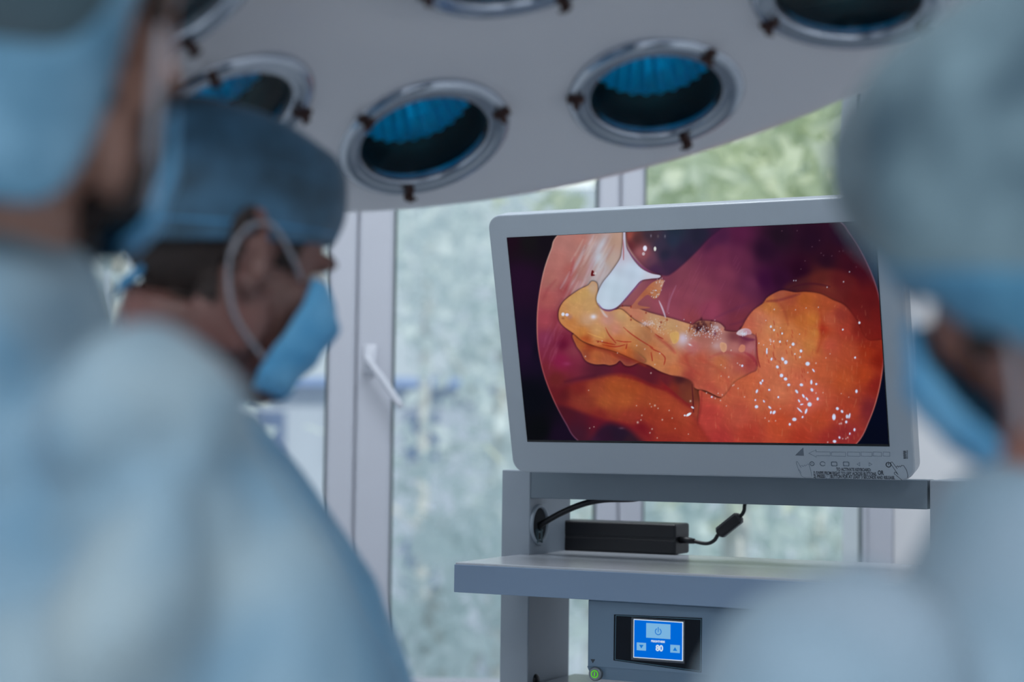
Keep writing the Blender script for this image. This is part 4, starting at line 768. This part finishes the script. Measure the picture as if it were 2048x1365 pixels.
for cpos, d, eps in rings_c:
    mo = np.array([math.sin(eps)*d[0], math.sin(eps)*d[1], -math.cos(eps)]); e2 = np.cross(mo, d); e2 /= np.linalg.norm(e2); e1 = np.cross(e2, mo)
    F4 = frame(cpos+mo*.002, e1, e2, mo)         # x radial, z out of the lamp
    k = MB(); k.lathe([(RR, -.006), (RR, .001), (.0935, .004), (.088, .0068), (.080, .0060), (.0745, .0035), (.0725, .0045), (.0712, .0035), (.0705, -.002), (.0705, -.008)], n=72); rg = k.build('chrome_ring', CHR, lamp, smooth=True, M4=F4)
    k = MB(); k.lathe([(.0712, .0), (.0708, -.05), (.066, -.052)], n=72); k.build('cup', CUP, lamp, smooth=True, M4=F4)
    k = MB(); pr_ = [(.0685, -.049), (.066, -.060), (.061, -.075), (.052, -.092), (.038, -.106), (.018, -.114), (.004, -.116)]; nf = 26
    th2 = np.arange(nf*2)/(nf*2)*2*PI; w_ = np.where(np.arange(nf*2) % 2, .925, 1.)
    k.loft([np.stack([r*w_*np.cos(th2), r*w_*np.sin(th2), np.full(nf*2, h)], 1) for r, h in pr_], False); k.build('reflector', BOWL, lamp, M4=F4)
    k = MB(); k.lathe([(0, -.070), (.007, -.072), (.0085, -.08), (.0085, -.10), (.006, -.114)], n=16); k.build('bulb', mat('bulb_frosted', sc(150, 190, 200), .3, noise=.02), lamp, smooth=True, M4=F4)
    k = MB(); k.lathe([(.0708, -.006), (0, -.006), (0, -.009), (.0708, -.009)], n=64); k.build('cover_glass', LENS, lamp, M4=F4)
    for a in (0, 120, 240):
        a = math.radians(a); R3 = np.array([[math.cos(a), -math.sin(a), 0, 0], [math.sin(a), math.cos(a), 0, 0], [0, 0, 1, 0], [0, 0, 0, 1]])
        k = MB(); k.box(.0775, .0965, -.0045, .0045, .004, .0095, .001); k.tube([(.087, 0, .008), (.087, 0, .017)], .0042, 10); k.tube([(.087, -.007, .0155), (.087, .007, .0155)], .0016, 6); k.build('clip', RUST, lamp, M4=F4@R3)

# ------------------------------------------------------------------ people
SKIN = [mat('skin_warm_brown', sc(150, 112, 98), .5, noise=.05, nscale=20), mat('skin_ruddy', sc(104, 76, 70), .5, noise=.06, nscale=18, col2=sc(126, 82, 76)), mat('skin_light', sc(140, 96, 84), .5, noise=.05, nscale=20)]
HAIR = mat('dark_brown_hair', sc(38, 28, 26), .8, noise=.3, nscale=120)
LOOP = mat('white_elastic', sc(150, 150, 158), .7, noise=.05)
SHOE = mat('white_clog', sc(190, 194, 198), .5, noise=.03)
EYE = mat('eye_white', sc(200, 196, 190), .2, noise=.02); IRIS = mat('eye_iris', sc(50, 38, 30), .15, noise=.2)
def hrot(az, pitch, roll=0.):                  # head axes: forward, left, up (az: where the face points, degrees from +x)
    a, p, r = map(math.radians, (az, pitch, roll)); f = np.array([math.cos(a)*math.cos(p), math.sin(a)*math.cos(p), -math.sin(p)]); l = np.array([-math.sin(a), math.cos(a), 0]); u = np.cross(f, l)
    return np.stack([f, math.cos(r)*l+math.sin(r)*u, -math.sin(r)*l+math.cos(r)*u], 1)
def ell_ring(c, R3, a, b, n=36, p=2.3):
    t = np.arange(n)/n*2*PI; x = np.sign(np.cos(t))*np.abs(np.cos(t))**(2/p)*b; y = np.sign(np.sin(t))*np.abs(np.sin(t))**(2/p)*a
    return np.asarray(c)+np.outer(x, R3[:, 0])+np.outer(y, R3[:, 1])
def head_parts(mb, H, R3, s=1.):
    def B(c, r, Rl=None): mb.blob(np.asarray(H)+R3@(np.array(c)*s), np.array(r)*s, R3 if Rl is None else R3@Rl, 28, 18)
    B((-.012, 0, .035), (.097, .077, .088)); B((.030, 0, .030), (.064, .066, .070)); B((.040, 0, -.030), (.054, .058, .078)); B((.040, 0, -.078), (.047, .048, .036)); B((.078, 0, -.104), (.018, .022, .016))
    for y in (-1, 1):
        B((.060, y*.036, -.020), (.028, .024, .026)); B((.086, y*.026, .024), (.014, .028, .009)); B((.100, y*.009, -.036), (.012, .010, .008)); B((.0, y*.060, -.055), (.040, .014, .040))
        e = np.array([-.008, y*.079, -.004])
        for t in np.linspace(-.6, 4.2, 15):      # outer fold of the ear
            B(e+np.array([-.002+.019*math.cos(t+.4)*.9-.004, y*(.009+.008*math.sin(t)**2), .034*math.sin(t)+.002]), (.0058, .0058, .0062))
        B(e+np.array([0, -y*.001, 0]), (.014, .006, .026)); B(e+np.array([.006, y*.003, -.030]), (.008, .005, .009)); B(e+np.array([.013, y*.002, -.004]), (.004, .005, .006)); B(e+np.array([-.008, y*.005, .003]), (.004, .004, .018))
    P = np.array([(.094, 0, .020), (.104, 0, 0), (.114, 0, -.020), (.120, 0, -.033), (.108, 0, -.042)])*s; mb.tube(np.asarray(H)+P@R3.T, np.array([.008, .009, .011, .0125, .009])*s, 14)
    B((.094, 0, -.060), (.011, .024, .006)); B((.093, 0, -.071), (.011, .021, .007))
def hand_parts(mb, wrist, fwd, palm_n):        # palm, four bent fingers and a thumb
    f = np.asarray(fwd)/np.linalg.norm(fwd); n = palm_n-f*(palm_n@f); n /= np.linalg.norm(n); s = np.cross(n, f); R3 = np.stack([f, s, n], 1); w = np.asarray(wrist)
    mb.blob(w+f*.045, (.050, .042, .017), R3, 16, 10)
    for i, L in enumerate((.070, .080, .074, .058)):
        b = w+f*.078+s*(.030-.020*i); P = [b, b+f*L*.42+n*.004, b+f*L*.72+n*.022, b+f*L*.86+n*.045]; mb.tube(P, [.0095, .009, .008, .0065], 8)
    b = w+f*.02+s*.03; mb.tube([b, b+f*.025+s*.028+n*.01, b+f*.05+s*.036+n*.022, b+f*.066+s*.034+n*.036], [.013, .011, .010, .008], 8)
def put_shell(name, V, N, Fc, sel, d, m_, root, off):
    keep = [f for f in Fc if sel[f[0]] and sel[f[1]] and sel[f[2]]]; ids = sorted({i for f in keep for i in f}); mp_ = {j: i for i, j in enumerate(ids)}
    A = V[ids]+N[ids]*d; Bv = V[ids]-N[ids]*.001; n = len(ids)
    F2 = [tuple(mp_[i] for i in f) for f in keep]; cnt = {}
    for f in F2:
        for a, b in zip(f, f[1:]+f[:1]): cnt[(a, b)] = 1
    side = [(a, a+n, b+n, b) for (a, b) in cnt if (b, a) not in cnt]
    return mesh_obj(name, np.concatenate([A, Bv]), F2+[tuple(i+n for i in reversed(f)) for f in F2]+side, m_, root, True, off)
def cap_rings(H, R3, zb, zf, rx, ry, ztop, prof, cx=-.004, n=72, s=1., tilt=0., wr=.0035, seed=1, grow=0., pleat=0, steep=None):
    out = []; t = np.arange(n)/n*2*PI
    for sz, rr in prof:
        x = cx+rx*rr*np.cos(t)+tilt*sz; y = ry*rr*np.sin(t); bz_ = (zb+zf)/2+(zf-zb)/2*np.cos(t)
        if steep: q = np.clip((np.cos(t)-steep[0])/(steep[1]-steep[0]), 0, 1); bz_ = zb+(zf-zb)*q*q*(3-2*q)
        z = bz_*(1-sz)+ztop*sz
        P = np.stack([x, y, z], 1)*s; r = P[:, :2]-[cx, 0]; L = np.linalg.norm(r, axis=1)[:, None]+1e-6
        k_ = nz(P, 34, seed, (1, 1, 1.6))*wr+nz(P, 90, seed+2)*wr*.25
        if pleat: k_ = k_+pleat*np.sin(t*23+2*np.sin(t*3))*math.exp(-sz*5)
        P[:, :2] += r/L*(k_+grow)[:, None]; P[:, 2] += nz(P, 26, seed+4)*wr*.8*min(1, sz*4)
        out.append(np.asarray(H)+P@R3.T)
    return out
def dense(prof, k=5):
    P = curve([(a, b, 0) for a, b in prof], len(prof)*k); return [(a, max(b, .002)) for a, b, _ in P]
def cap_obj(name, rings, m_, root, off, close_top=True, th=.0015):
    mb = MB(); n = len(rings[0]); mb.loft(rings, False); V = rings
    if close_top: mb.F.append(tuple((len(rings)-1)*n+j for j in range(n)))
    o = mb.build(name, m_, root, True, off); sd = o.modifiers.new('thickness', 'SOLIDIFY'); sd.thickness = th; sd.offset = 1; return o
def mask_obj(H, R3, m_, root, off, s=1., wide=1., seed=1, xs_=.0):
    nv, nu = 36, 48; G = np.zeros((nv, nu, 3))
    Z = np.linspace(.004, -.116, nv); front = np.interp(-Z, [-.004, .012, .034, .06, .09, .112, .128], [.108, .124, .136, .126, .112, .102, .082])
    back = np.interp(-Z, [-.004, .03, .07, .1, .128], [.066, .058, .042, .034, .044])+xs_; half = np.interp(-Z, [-.004, .03, .07, .1, .128], [.055, .067, .070, .064, .040])*wide
    for i in range(nv):
        for j in range(nu):
            a = (j/(nu-1)-.5)*PI; c_ = math.cos(a); x = back[i]+(front[i]-back[i])*c_**(.62); y = half[i]*math.sin(a)
            pl_ = .0018*math.sin(i/nv*PI*7)*c_**.5; G[i, j] = (x+pl_, y, Z[i]-.004*abs(math.sin(a))*math.sin(i/nv*PI*5)*.6)
    G += (nz(G.reshape(-1, 3), 45, seed)[:, None]*.0018*np.array([[1, 1, .5]])).reshape(G.shape)
    mb = MB(); W = np.asarray(H)+(G.reshape(-1, 3)*s)@R3.T
    mb.add(W, [(i*nu+j, i*nu+j+1, (i+1)*nu+j+1, (i+1)*nu+j) for i in range(nv-1) for j in range(nu-1)])
    o = mb.build('face_mask', m_, root, True, off); sd = o.modifiers.new('thickness', 'SOLIDIFY'); sd.thickness = .002; sd.offset = 0; return o
def body_and_gown(root, off, az, Nb, H, R3, hs, sh, arms, skin, gmat, voxel, gown_rings, gown_fn, hem=.35, name='gown', gv=.008, pelv=None, neck_r=(.052, .055, .062)):
    a = math.radians(az); f = np.array([math.cos(a), math.sin(a), 0]); l = np.array([-math.sin(a), math.cos(a), 0]); Rb = np.stack([f, l, [0, 0, 1]], 1); Nb = np.asarray(Nb, float)
    pv = np.array([pelv[0], pelv[1], .95]) if pelv is not None else np.array([Nb[0], Nb[1], .95])-f*.05
    ch = Nb*[1, 1, 0]*.7+pv*[1, 1, 0]*.3+np.array([0, 0, Nb[2]-.2]); wa = Nb*[1, 1, 0]*.35+pv*[1, 1, 0]*.65+np.array([0, 0, Nb[2]-.38])
    mb = MB(); head_parts(mb, H, R3, hs)
    nk = np.asarray(H)+R3@np.array([-.022, 0, -.045])*hs
    mb.tube(curve([nk, (nk*.5+Nb*.5)+f*-.004, Nb-np.array([0, 0, .05])], 12), np.interp(np.linspace(0, 1, 12), [0, .5, 1], neck_r), 24)
    mb.loft([ell_ring(pv-[0, 0, .12], Rb, .13, .09), ell_ring(pv, Rb, .165, .115), ell_ring(wa, Rb, .125, .09), ell_ring(ch, Rb, .14, .095), ell_ring(Nb-[0, 0, .09], Rb, .115, .075), ell_ring(Nb-[0, 0, .035], Rb, .07, .058), ell_ring(Nb, Rb, .055, .055)])
    for S, E, W_, hd in arms:
        S, E, W_ = map(np.asarray, (S, E, W_)); mb.tube(curve([Nb*.2+S*.8-[0, 0, .01], S, S*.5+E*.5, E], 10), np.linspace(.040, .033, 10), 16); mb.tube(curve([E, E*.5+W_*.5, W_], 8), np.linspace(.041, .027, 8), 14); hand_parts(mb, W_, hd, np.array([0, 0, -1.]))
    for sd in (-1, 1):
        h = pv+l*sd*.09-[0, 0, .05]; kn = h+f*.03+np.array([0, 0, -.42]); an = kn-f*.04+np.array([0, 0, -.39]); an[2] = .09
        mb.tube(curve([h, kn, an], 14), np.interp(np.linspace(0, 1, 14), [0, .5, 1], [.085, .055, .036]), 16); mb.blob(an+f*.06+[0, 0, -.05], (.12, .045, .035), Rb, 16, 10)
        k = MB(); k.blob(an+f*.05+[0, 0, -.044], (.140, .055, .046), Rb, 24, 14); k.blob(an+[0, 0, -.02], (.06, .05, .06), Rb, 20, 12); k.build('clog', SHOE, root, True, off)
        k = MB(); k.tube(curve([h+[0, 0, -.1], kn, an+[0, 0, .03]], 14), np.interp(np.linspace(0, 1, 14), [0, .5, 1], [.095, .075, .062]), 20, False); k.build('trouser_leg', gmat, root, True, off)
    V, N, Fc = remesh(mb, voxel, 3, .5)
    body = mesh_obj('body', V, Fc, skin, root, True, off)
    # gown: one cloth surface over torso and sleeves
    g = MB(); g.loft([ell_ring(np.array(c), Rb, aa, bb, 40, 2.4) for c, aa, bb in gown_rings(f, l, Nb, pv)])
    for S, E, W_, hd in arms:
        S, E, W_ = map(np.asarray, (S, E, W_)); g.tube(curve([Nb*.18+S*.82-[0, 0, .012], S, S*.5+E*.5, E], 12), np.interp(np.linspace(0, 1, 12), [0, .25, 1], [.056, .066, .064])+sh, 20); g.tube(curve([E, E*.5+W_*.5, W_-.1*(W_-E)], 8), np.linspace(.062, .045, 8)+sh, 18)
    g.tube([Nb-[0, 0, .09], Nb-[0, 0, .03], Nb+[0, 0, .012]], [.12, .084, .067], 24)
    GV_, GN, GF = remesh(g, gv, 14, .6)
    GV_ = GV_+GN*(.008+np.maximum(gown_fn(GV_, GN), -.028))[:, None]
    gw = mesh_obj(name, GV_, GF, gmat, root, True, off)
    return V, N, Fc, gw, Rb
def folds(seed, amp, fq, st): return lambda P, N: amp*(1.3*np.abs(nz(P, fq, seed, st))-.4)+amp*.35*nz(P, fq*2.7, seed+2, st)+amp*.12*nz(P, fq*7, seed+3)
def cloth(name, c1, c2, scale=9., rough=.75, trans=.0): return mat(name, c1, rough, col2=c2, nscale=scale, bump=.25, bscale=160, sheen=.15)

# ---- second surgeon: profile, looking at the monitor
az2 = 36; H2 = at(440, 517, 1.5); R2 = hrot(az2, 16, 2); off2 = (H2[0]-.1, H2[1]-.05, 0)
p2 = tag(empty('person', off2), 'person in profile with teal surgical cap and blue mask, facing right beside the window', 'person', 'surgical team')
G2 = cloth('gown_blue_translucent', sc(70, 134, 172), sc(96, 160, 196), 14); C2 = cloth('cap_teal_nonwoven', sc(34, 64, 82), sc(62, 106, 136), 17); CB = cloth('cap_blue_edge', sc(44, 112, 156), sc(64, 134, 176), 30); MK = cloth('mask_blue', sc(70, 150, 198), sc(104, 172, 212), 25)
a = math.radians(20); f = np.array([math.cos(a), math.sin(a), 0]); l = np.array([-math.sin(a), math.cos(a), 0]); Nb2 = at(352, 855, 1.5); pv2 = Nb2+f*.01
SR = Nb2-l*.165+np.array([0, 0, -.07]); SL = Nb2+l*.165+np.array([0, 0, -.07])
arms2 = [(SR, SR+f*.15+[0, 0, -.26]-l*.02, SR+f*.36+[0, 0, -.30]+l*.06, f*.9+np.array([0, 0, -.2])), (SL, SL+f*.13+[0, 0, -.27], SL+f*.36+[0, 0, -.32]-l*.05, f*.9+np.array([0, 0, -.2]))]
def gr2(f, l, Nb, pv):
    z = Nb[2]; b = np.array([Nb[0], Nb[1], 0])
    return [(b+f*.02+[0, 0, .35], .26, .24), (b+f*.035+[0, 0, .8], .24, .225), (b+f*.045+[0, 0, z-.40], .215, .205), (b+f*.035+[0, 0, z-.25], .20, .172), (b+f*.022+[0, 0, z-.13], .185, .145), (b+f*.008+[0, 0, z-.06], .14, .105), (b+[0, 0, z-.01], .080, .075)]
V, N, Fc, gw2, Rb2 = body_and_gown(p2, off2, 20, Nb2, H2, R2, .93, 0., arms2, SKIN[1], G2, .0045, gr2, folds(2, .012, 9, (1, 1, .5)), gv=.008, pelv=pv2)
L = (V-H2)@R2/.93
put_shell('hair', V, N, Fc, (L[:, 2] > -.050-.25*(L[:, 0]+.06)) & (L[:, 2] < .06) & (L[:, 0] < -.022) & (L[:, 2] < .06), .0028, HAIR, p2, off2)
for y in (-1, 1):
    put_shell('sideburn', V, N, Fc, (L[:, 2] > -.002) & (L[:, 2] < .06) & (L[:, 0] > .022) & (L[:, 0] < .050) & (L[:, 1]*y > .03), .002, HAIR, p2, off2)
    put_shell('eyebrow', V, N, Fc, (L[:, 2] > .024) & (L[:, 2] < .033) & (L[:, 0] > .07) & (L[:, 1]*y > .012) & (L[:, 1]*y < .045), .002, HAIR, p2, off2)
    k = MB(); c = H2+R2@np.array([.080, y*.0285, .006]); k.blob(c, (.0115, .0125, .0085), R2); ey = k.build('eye', EYE, p2, True, off2)
    k = MB(); k.blob(c+R2@np.array([.0085, 0, 0]), (.0035, .0055, .0055), R2); k.build('iris', IRIS, ey, True, off2)
pf2 = dense([(0, 1.), (.12, 1.035), (.35, 1.06), (.6, 1.04), (.8, 1.0), (.92, .92), (.985, .78), (1.01, .5), (1.005, .2), (1.0, .02)])
capk = dict(s=.95, zb=-.022, zf=.046, rx=.100, ry=.0805, ztop=.125, seed=3, wr=.004, tilt=-.004)
cap_obj('surgical_cap', cap_rings(H2, R2, prof=pf2, **capk), C2, p2, off2)
cap_obj('cap_band', cap_rings(H2, R2, prof=[(i/60, 1+.035*i/7.2) for i in range(0, 9)], grow=.0016, **capk), CB, p2, off2, False, .0012)
cap_obj('cap_seam', cap_rings(H2, R2, prof=[(.60+i/60, 1.02-.012*i) for i in range(0, 5)], grow=.002, **capk), CB, p2, off2, False, .0012)
# tie at the nape
kn = at(312, 478, 1.455); k = MB()
k.blob(kn, (.014, .010, .013)); k.tube(curve([kn, kn+[-.012, -.004, .012], kn+[-.018, -.004, -.004], kn+[-.004, 0, -.012]], 14), .004, 8); k.tube(curve([kn, kn+[.012, -.006, .010], kn+[.012, -.006, -.014]], 12), .004, 8)
rings = []
for q, w_ in zip(curve([kn, at(292, 530, 1.45), at(262, 556, 1.45), at(232, 578, 1.45)], 12), np.linspace(.006, .009, 12)): rings.append(q+np.array([(0, -.0012, w_), (0, .0012, w_), (0, .0012, -w_), (0, -.0012, -w_)])*[1, 1, 1]+np.array([[w_*.4, 0, 0], [w_*.4, 0, 0], [-w_*.4, 0, 0], [-w_*.4, 0, 0]]))
k.loft(rings); k.build('cap_tie', CB, p2, True, off2)
mo2 = mask_obj(H2, R2, MK, p2, off2, .89, 1.04, 1, .008)
for y in (-1, 1):
    k = MB(); P = np.array([(.056, y*.062, -.004), (.036, y*.078, .006), (.012, y*.088, .020), (-.008, y*.094, .026), (-.026, y*.094, .014), (-.031, y*.091, -.008), (-.024, y*.086, -.034), (-.006, y*.078, -.058), (.018, y*.072, -.074), (.040, y*.066, -.084)])*.94
    k.tube(curve(H2+P@R2.T, 50), .0019, 8); k.build('ear_loop', LOOP, mo2, True, off2)
# white neck tape on the gown
k = MB(); c = Nb2+np.array([0, 0, .004]); t = np.arange(48)/48*2*PI
k.loft([c+np.stack([.078*np.cos(t), .078*np.sin(t), .012*np.cos(t-2.0)-.01+dz], 1)*[1, 1, 1] for dz in (-.008, .006)], False); o = k.build('neck_tape', mat('white_tape', sc(190, 200, 214), .7, noise=.02), gw2, True, off2); sd = o.modifiers.new('t', 'SOLIDIFY'); sd.thickness = .003

# ---- first surgeon: near left, back to the camera
az1 = 92; H1 = at(12, 62, .95); R1_ = hrot(az1, 2, 0); Nb1 = at(-60, 590, .95); off1 = (Nb1[0], Nb1[1], 0)
p1 = tag(empty('person', off1), 'bearded person at far left with back to the camera, in a pale blue gown', 'person', 'surgical team')
G1 = cloth('gown_blue_fold_tones', sc(66, 116, 146), sc(146, 158, 160), 5.5); C1 = cloth('cap_dark_teal', sc(18, 38, 48), sc(38, 66, 76), 5); CB1 = cloth('cap_pale_blue_edge', sc(38, 88, 114), sc(98, 138, 162), 14)  # gown: fold shading imitated in the colour by mottled darker and paler tones
a = math.radians(43); f = np.array([math.cos(a), math.sin(a), 0]); l = np.array([-math.sin(a), math.cos(a), 0])
SR = at(300, 1000, .83); SL = Nb1+l*.17+np.array([0, 0, -.07])
arms1 = [(SR, SR+np.array([.128, .04, -.265]), SR+np.array([.12, .13, -.42]), np.array([-.2, .4, -.8])), (SL, SL+f*.08-l*-.03+[0, 0, -.27], SL+f*.22+[0, 0, -.40], f*.5+np.array([0, 0, -.8]))]
def gr1(f, l, Nb, pv):
    z = Nb[2]; b = np.array([Nb[0], Nb[1], 0])-f*.02
    return [(b+[0, 0, .35], .25, .23), (b+[0, 0, .8], .225, .20), (b+[0, 0, z-.42], .19, .155), (b+[0, 0, z-.25], .19, .142), (b+[0, 0, z-.15], .168, .12), (b+[0, 0, z-.09], .150, .105), (b+[0, 0, z-.045], .118, .09), (b+f*.01+[0, 0, z-.01], .090, .080), (b+f*.015+[0, 0, z+.03], .066, .066)]
def fold1(P, N):
    d = folds(5, .020, 7, (1, 1, .45))(P, N)
    for A, B_, w, am in ((at(590, 860, .8), at(400, 1400, .75), .022, -.034), (at(120, 650, .82), at(-20, 1000, .8), .024, -.03), (at(330, 900, .78), at(-20, 1140, .78), .028, -.036), (at(520, 880, .75), at(300, 1120, .75), .02, -.022), (at(330, 1000, .76), at(180, 1365, .75), .03, .022), (at(60, 800, .76), at(300, 700, .75), .03, .016)):
        v = B_-A; t_ = np.clip(((P-A)@v)/(v@v), 0, 1); q = P-A-t_[:, None]*v; q[:, 1] *= .3; dd = np.linalg.norm(q, axis=1); d = d+am*np.exp(-(dd/w)**2)
    return d
V, N, Fc, gw1, _ = body_and_gown(p1, off1, 43, Nb1, H1, R1_, 1.02, .0, arms1, SKIN[0], G1, .006, gr1, fold1, gv=.009)
L = (V-H1)@R1_/1.02
put_shell('hair', V, N, Fc, (L[:, 2] > -.055) & (L[:, 2] < .05) & (L[:, 0] < -.03), .004, HAIR, p1, off1)
put_shell('beard', V, N, Fc, (L[:, 2] < -.012) & (L[:, 0] > -.006) & (L[:, 2] > -.14) & (L[:, 2] < .2*L[:, 0]*0-.02), .010, HAIR, p1, off1)
pf1 = dense([(0, 1.), (.12, 1.05), (.35, 1.10), (.6, 1.06), (.8, .95), (.92, .8), (.985, .6), (1.01, .3), (1.0, .02)])
ck1 = dict(steep=(-.90, -.28), zb=-.112, zf=.045, rx=.106, ry=.092, ztop=.135, seed=6, wr=.004, s=1.02)
cap_obj('surgical_cap', cap_rings(H1, R1_, prof=pf1, **ck1), C1, p1, off1)
cap_obj('cap_band', cap_rings(H1, R1_, prof=[q_ for q_ in pf1 if q_[0] < .33], grow=.003, **ck1), CB1, p1, off1, False, .0012)
mo1 = mask_obj(H1, R1_, MK, p1, off1, 1.0, 1.27, 5, -.022)
for y in (-1, 1):
    k = MB(); P = np.array([(.056, y*.070, .0), (.036, y*.080, .020), (.012, y*.090, .04), (-.012, y*.094, .044), (-.028, y*.092, .022), (-.031, y*.089, -.004), (-.024, y*.086, -.034), (-.008, y*.082, -.062), (.02, y*.076, -.094)])*1.03
    k.tube(curve(H1+P@R1_.T, 50), .0035, 8); k.build('ear_loop', LOOP, mo1, True, off1)

# ---- third person: near right, hair cap, back to the camera
az3 = 108; H3 = at(2128, 462, .90); R3_ = hrot(az3, 24, -17); Nb3 = at(2200, 1000, .90); off3 = (Nb3[0], Nb3[1], 0)
p3 = tag(empty('person', off3), 'person at far right in a puffy grey teal hair cap and whitish gown', 'person', 'surgical team')
G3 = cloth('gown_white_blue', sc(96, 130, 148), sc(130, 148, 162), 6); C3 = cloth('hair_cap_grey_teal', sc(26, 56, 72), sc(104, 128, 138), 13); CB3 = cloth('hair_cap_blue_band', sc(28, 86, 120), sc(76, 132, 160), 16)
a = math.radians(115); f = np.array([math.cos(a), math.sin(a), 0]); l = np.array([-math.sin(a), math.cos(a), 0])
SL = at(1665, 1425, .83); SR = Nb3-l*.16+np.array([0, 0, -.09])
arms3 = [(SL, SL+np.array([-.03, .10, -.25]), SL+np.array([-.04, .34, -.24]), f), (SR, SR+f*.12+[0, 0, -.25], SR+f*.34+[0, 0, -.26], f)]
def gr3(f, l, Nb, pv):
    z = Nb[2]; b = np.array([Nb[0], Nb[1], 0])-f*.015
    return [(b+[0, 0, .35], .25, .23), (b+[0, 0, .8], .22, .19), (b+[0, 0, z-.42], .18, .145), (b+[0, 0, z-.27], .178, .135), (b+[0, 0, z-.17], .155, .118), (b+[0, 0, z-.08], .10, .085), (b+f*.015+[0, 0, z-.005], .070, .070)]
V, N, Fc, gw3, _ = body_and_gown(p3, off3, 115, Nb3, H3, R3_, .96, -.004, arms3, SKIN[2], G3, .006, gr3, folds(8, .010, 6, (1, 1, .5)), gv=.009)
L = (V-H3)@R3_/.96
put_shell('hair', V, N, Fc, (L[:, 2] > -.05) & (L[:, 2] < .08) & (L[:, 0] < .04), .006, HAIR, p3, off3)
pf3 = dense([(0, .92), (.06, 1.0), (.2, 1.07), (.4, 1.12), (.6, 1.09), (.78, .97), (.9, .76), (.97, .5), (1.0, .25), (1.0, .02)])
ck3 = dict(zb=-.150, zf=.062, rx=.102, ry=.090, ztop=.126, seed=9, wr=.005, cx=-.012)
cap_obj('hair_cap', cap_rings(H3, R3_, prof=pf3, pleat=.003, **ck3), C3, p3, off3)
cap_obj('elastic_band', cap_rings(H3, R3_, prof=[(a_, b_) for a_, b_ in pf3 if a_ < .24], grow=.004, pleat=.003, **ck3), CB3, p3, off3, False, .002)
mo3 = mask_obj(H3, R3_, MK, p3, off3, .96, 1.0, 7, .016)
for y in (-1, 1):
    k = MB(); P = np.array([(.056, y*.068, .0), (.036, y*.078, .018), (.012, y*.088, .034), (-.010, y*.092, .040), (-.028, y*.090, .022), (-.031, y*.088, -.004), (-.024, y*.084, -.034), (-.008, y*.080, -.062), (.02, y*.074, -.09)])*.98
    k.tube(curve(H3+P@R3_.T, 50), .003, 8); k.build('ear_loop', LOOP, mo3, True, off3)
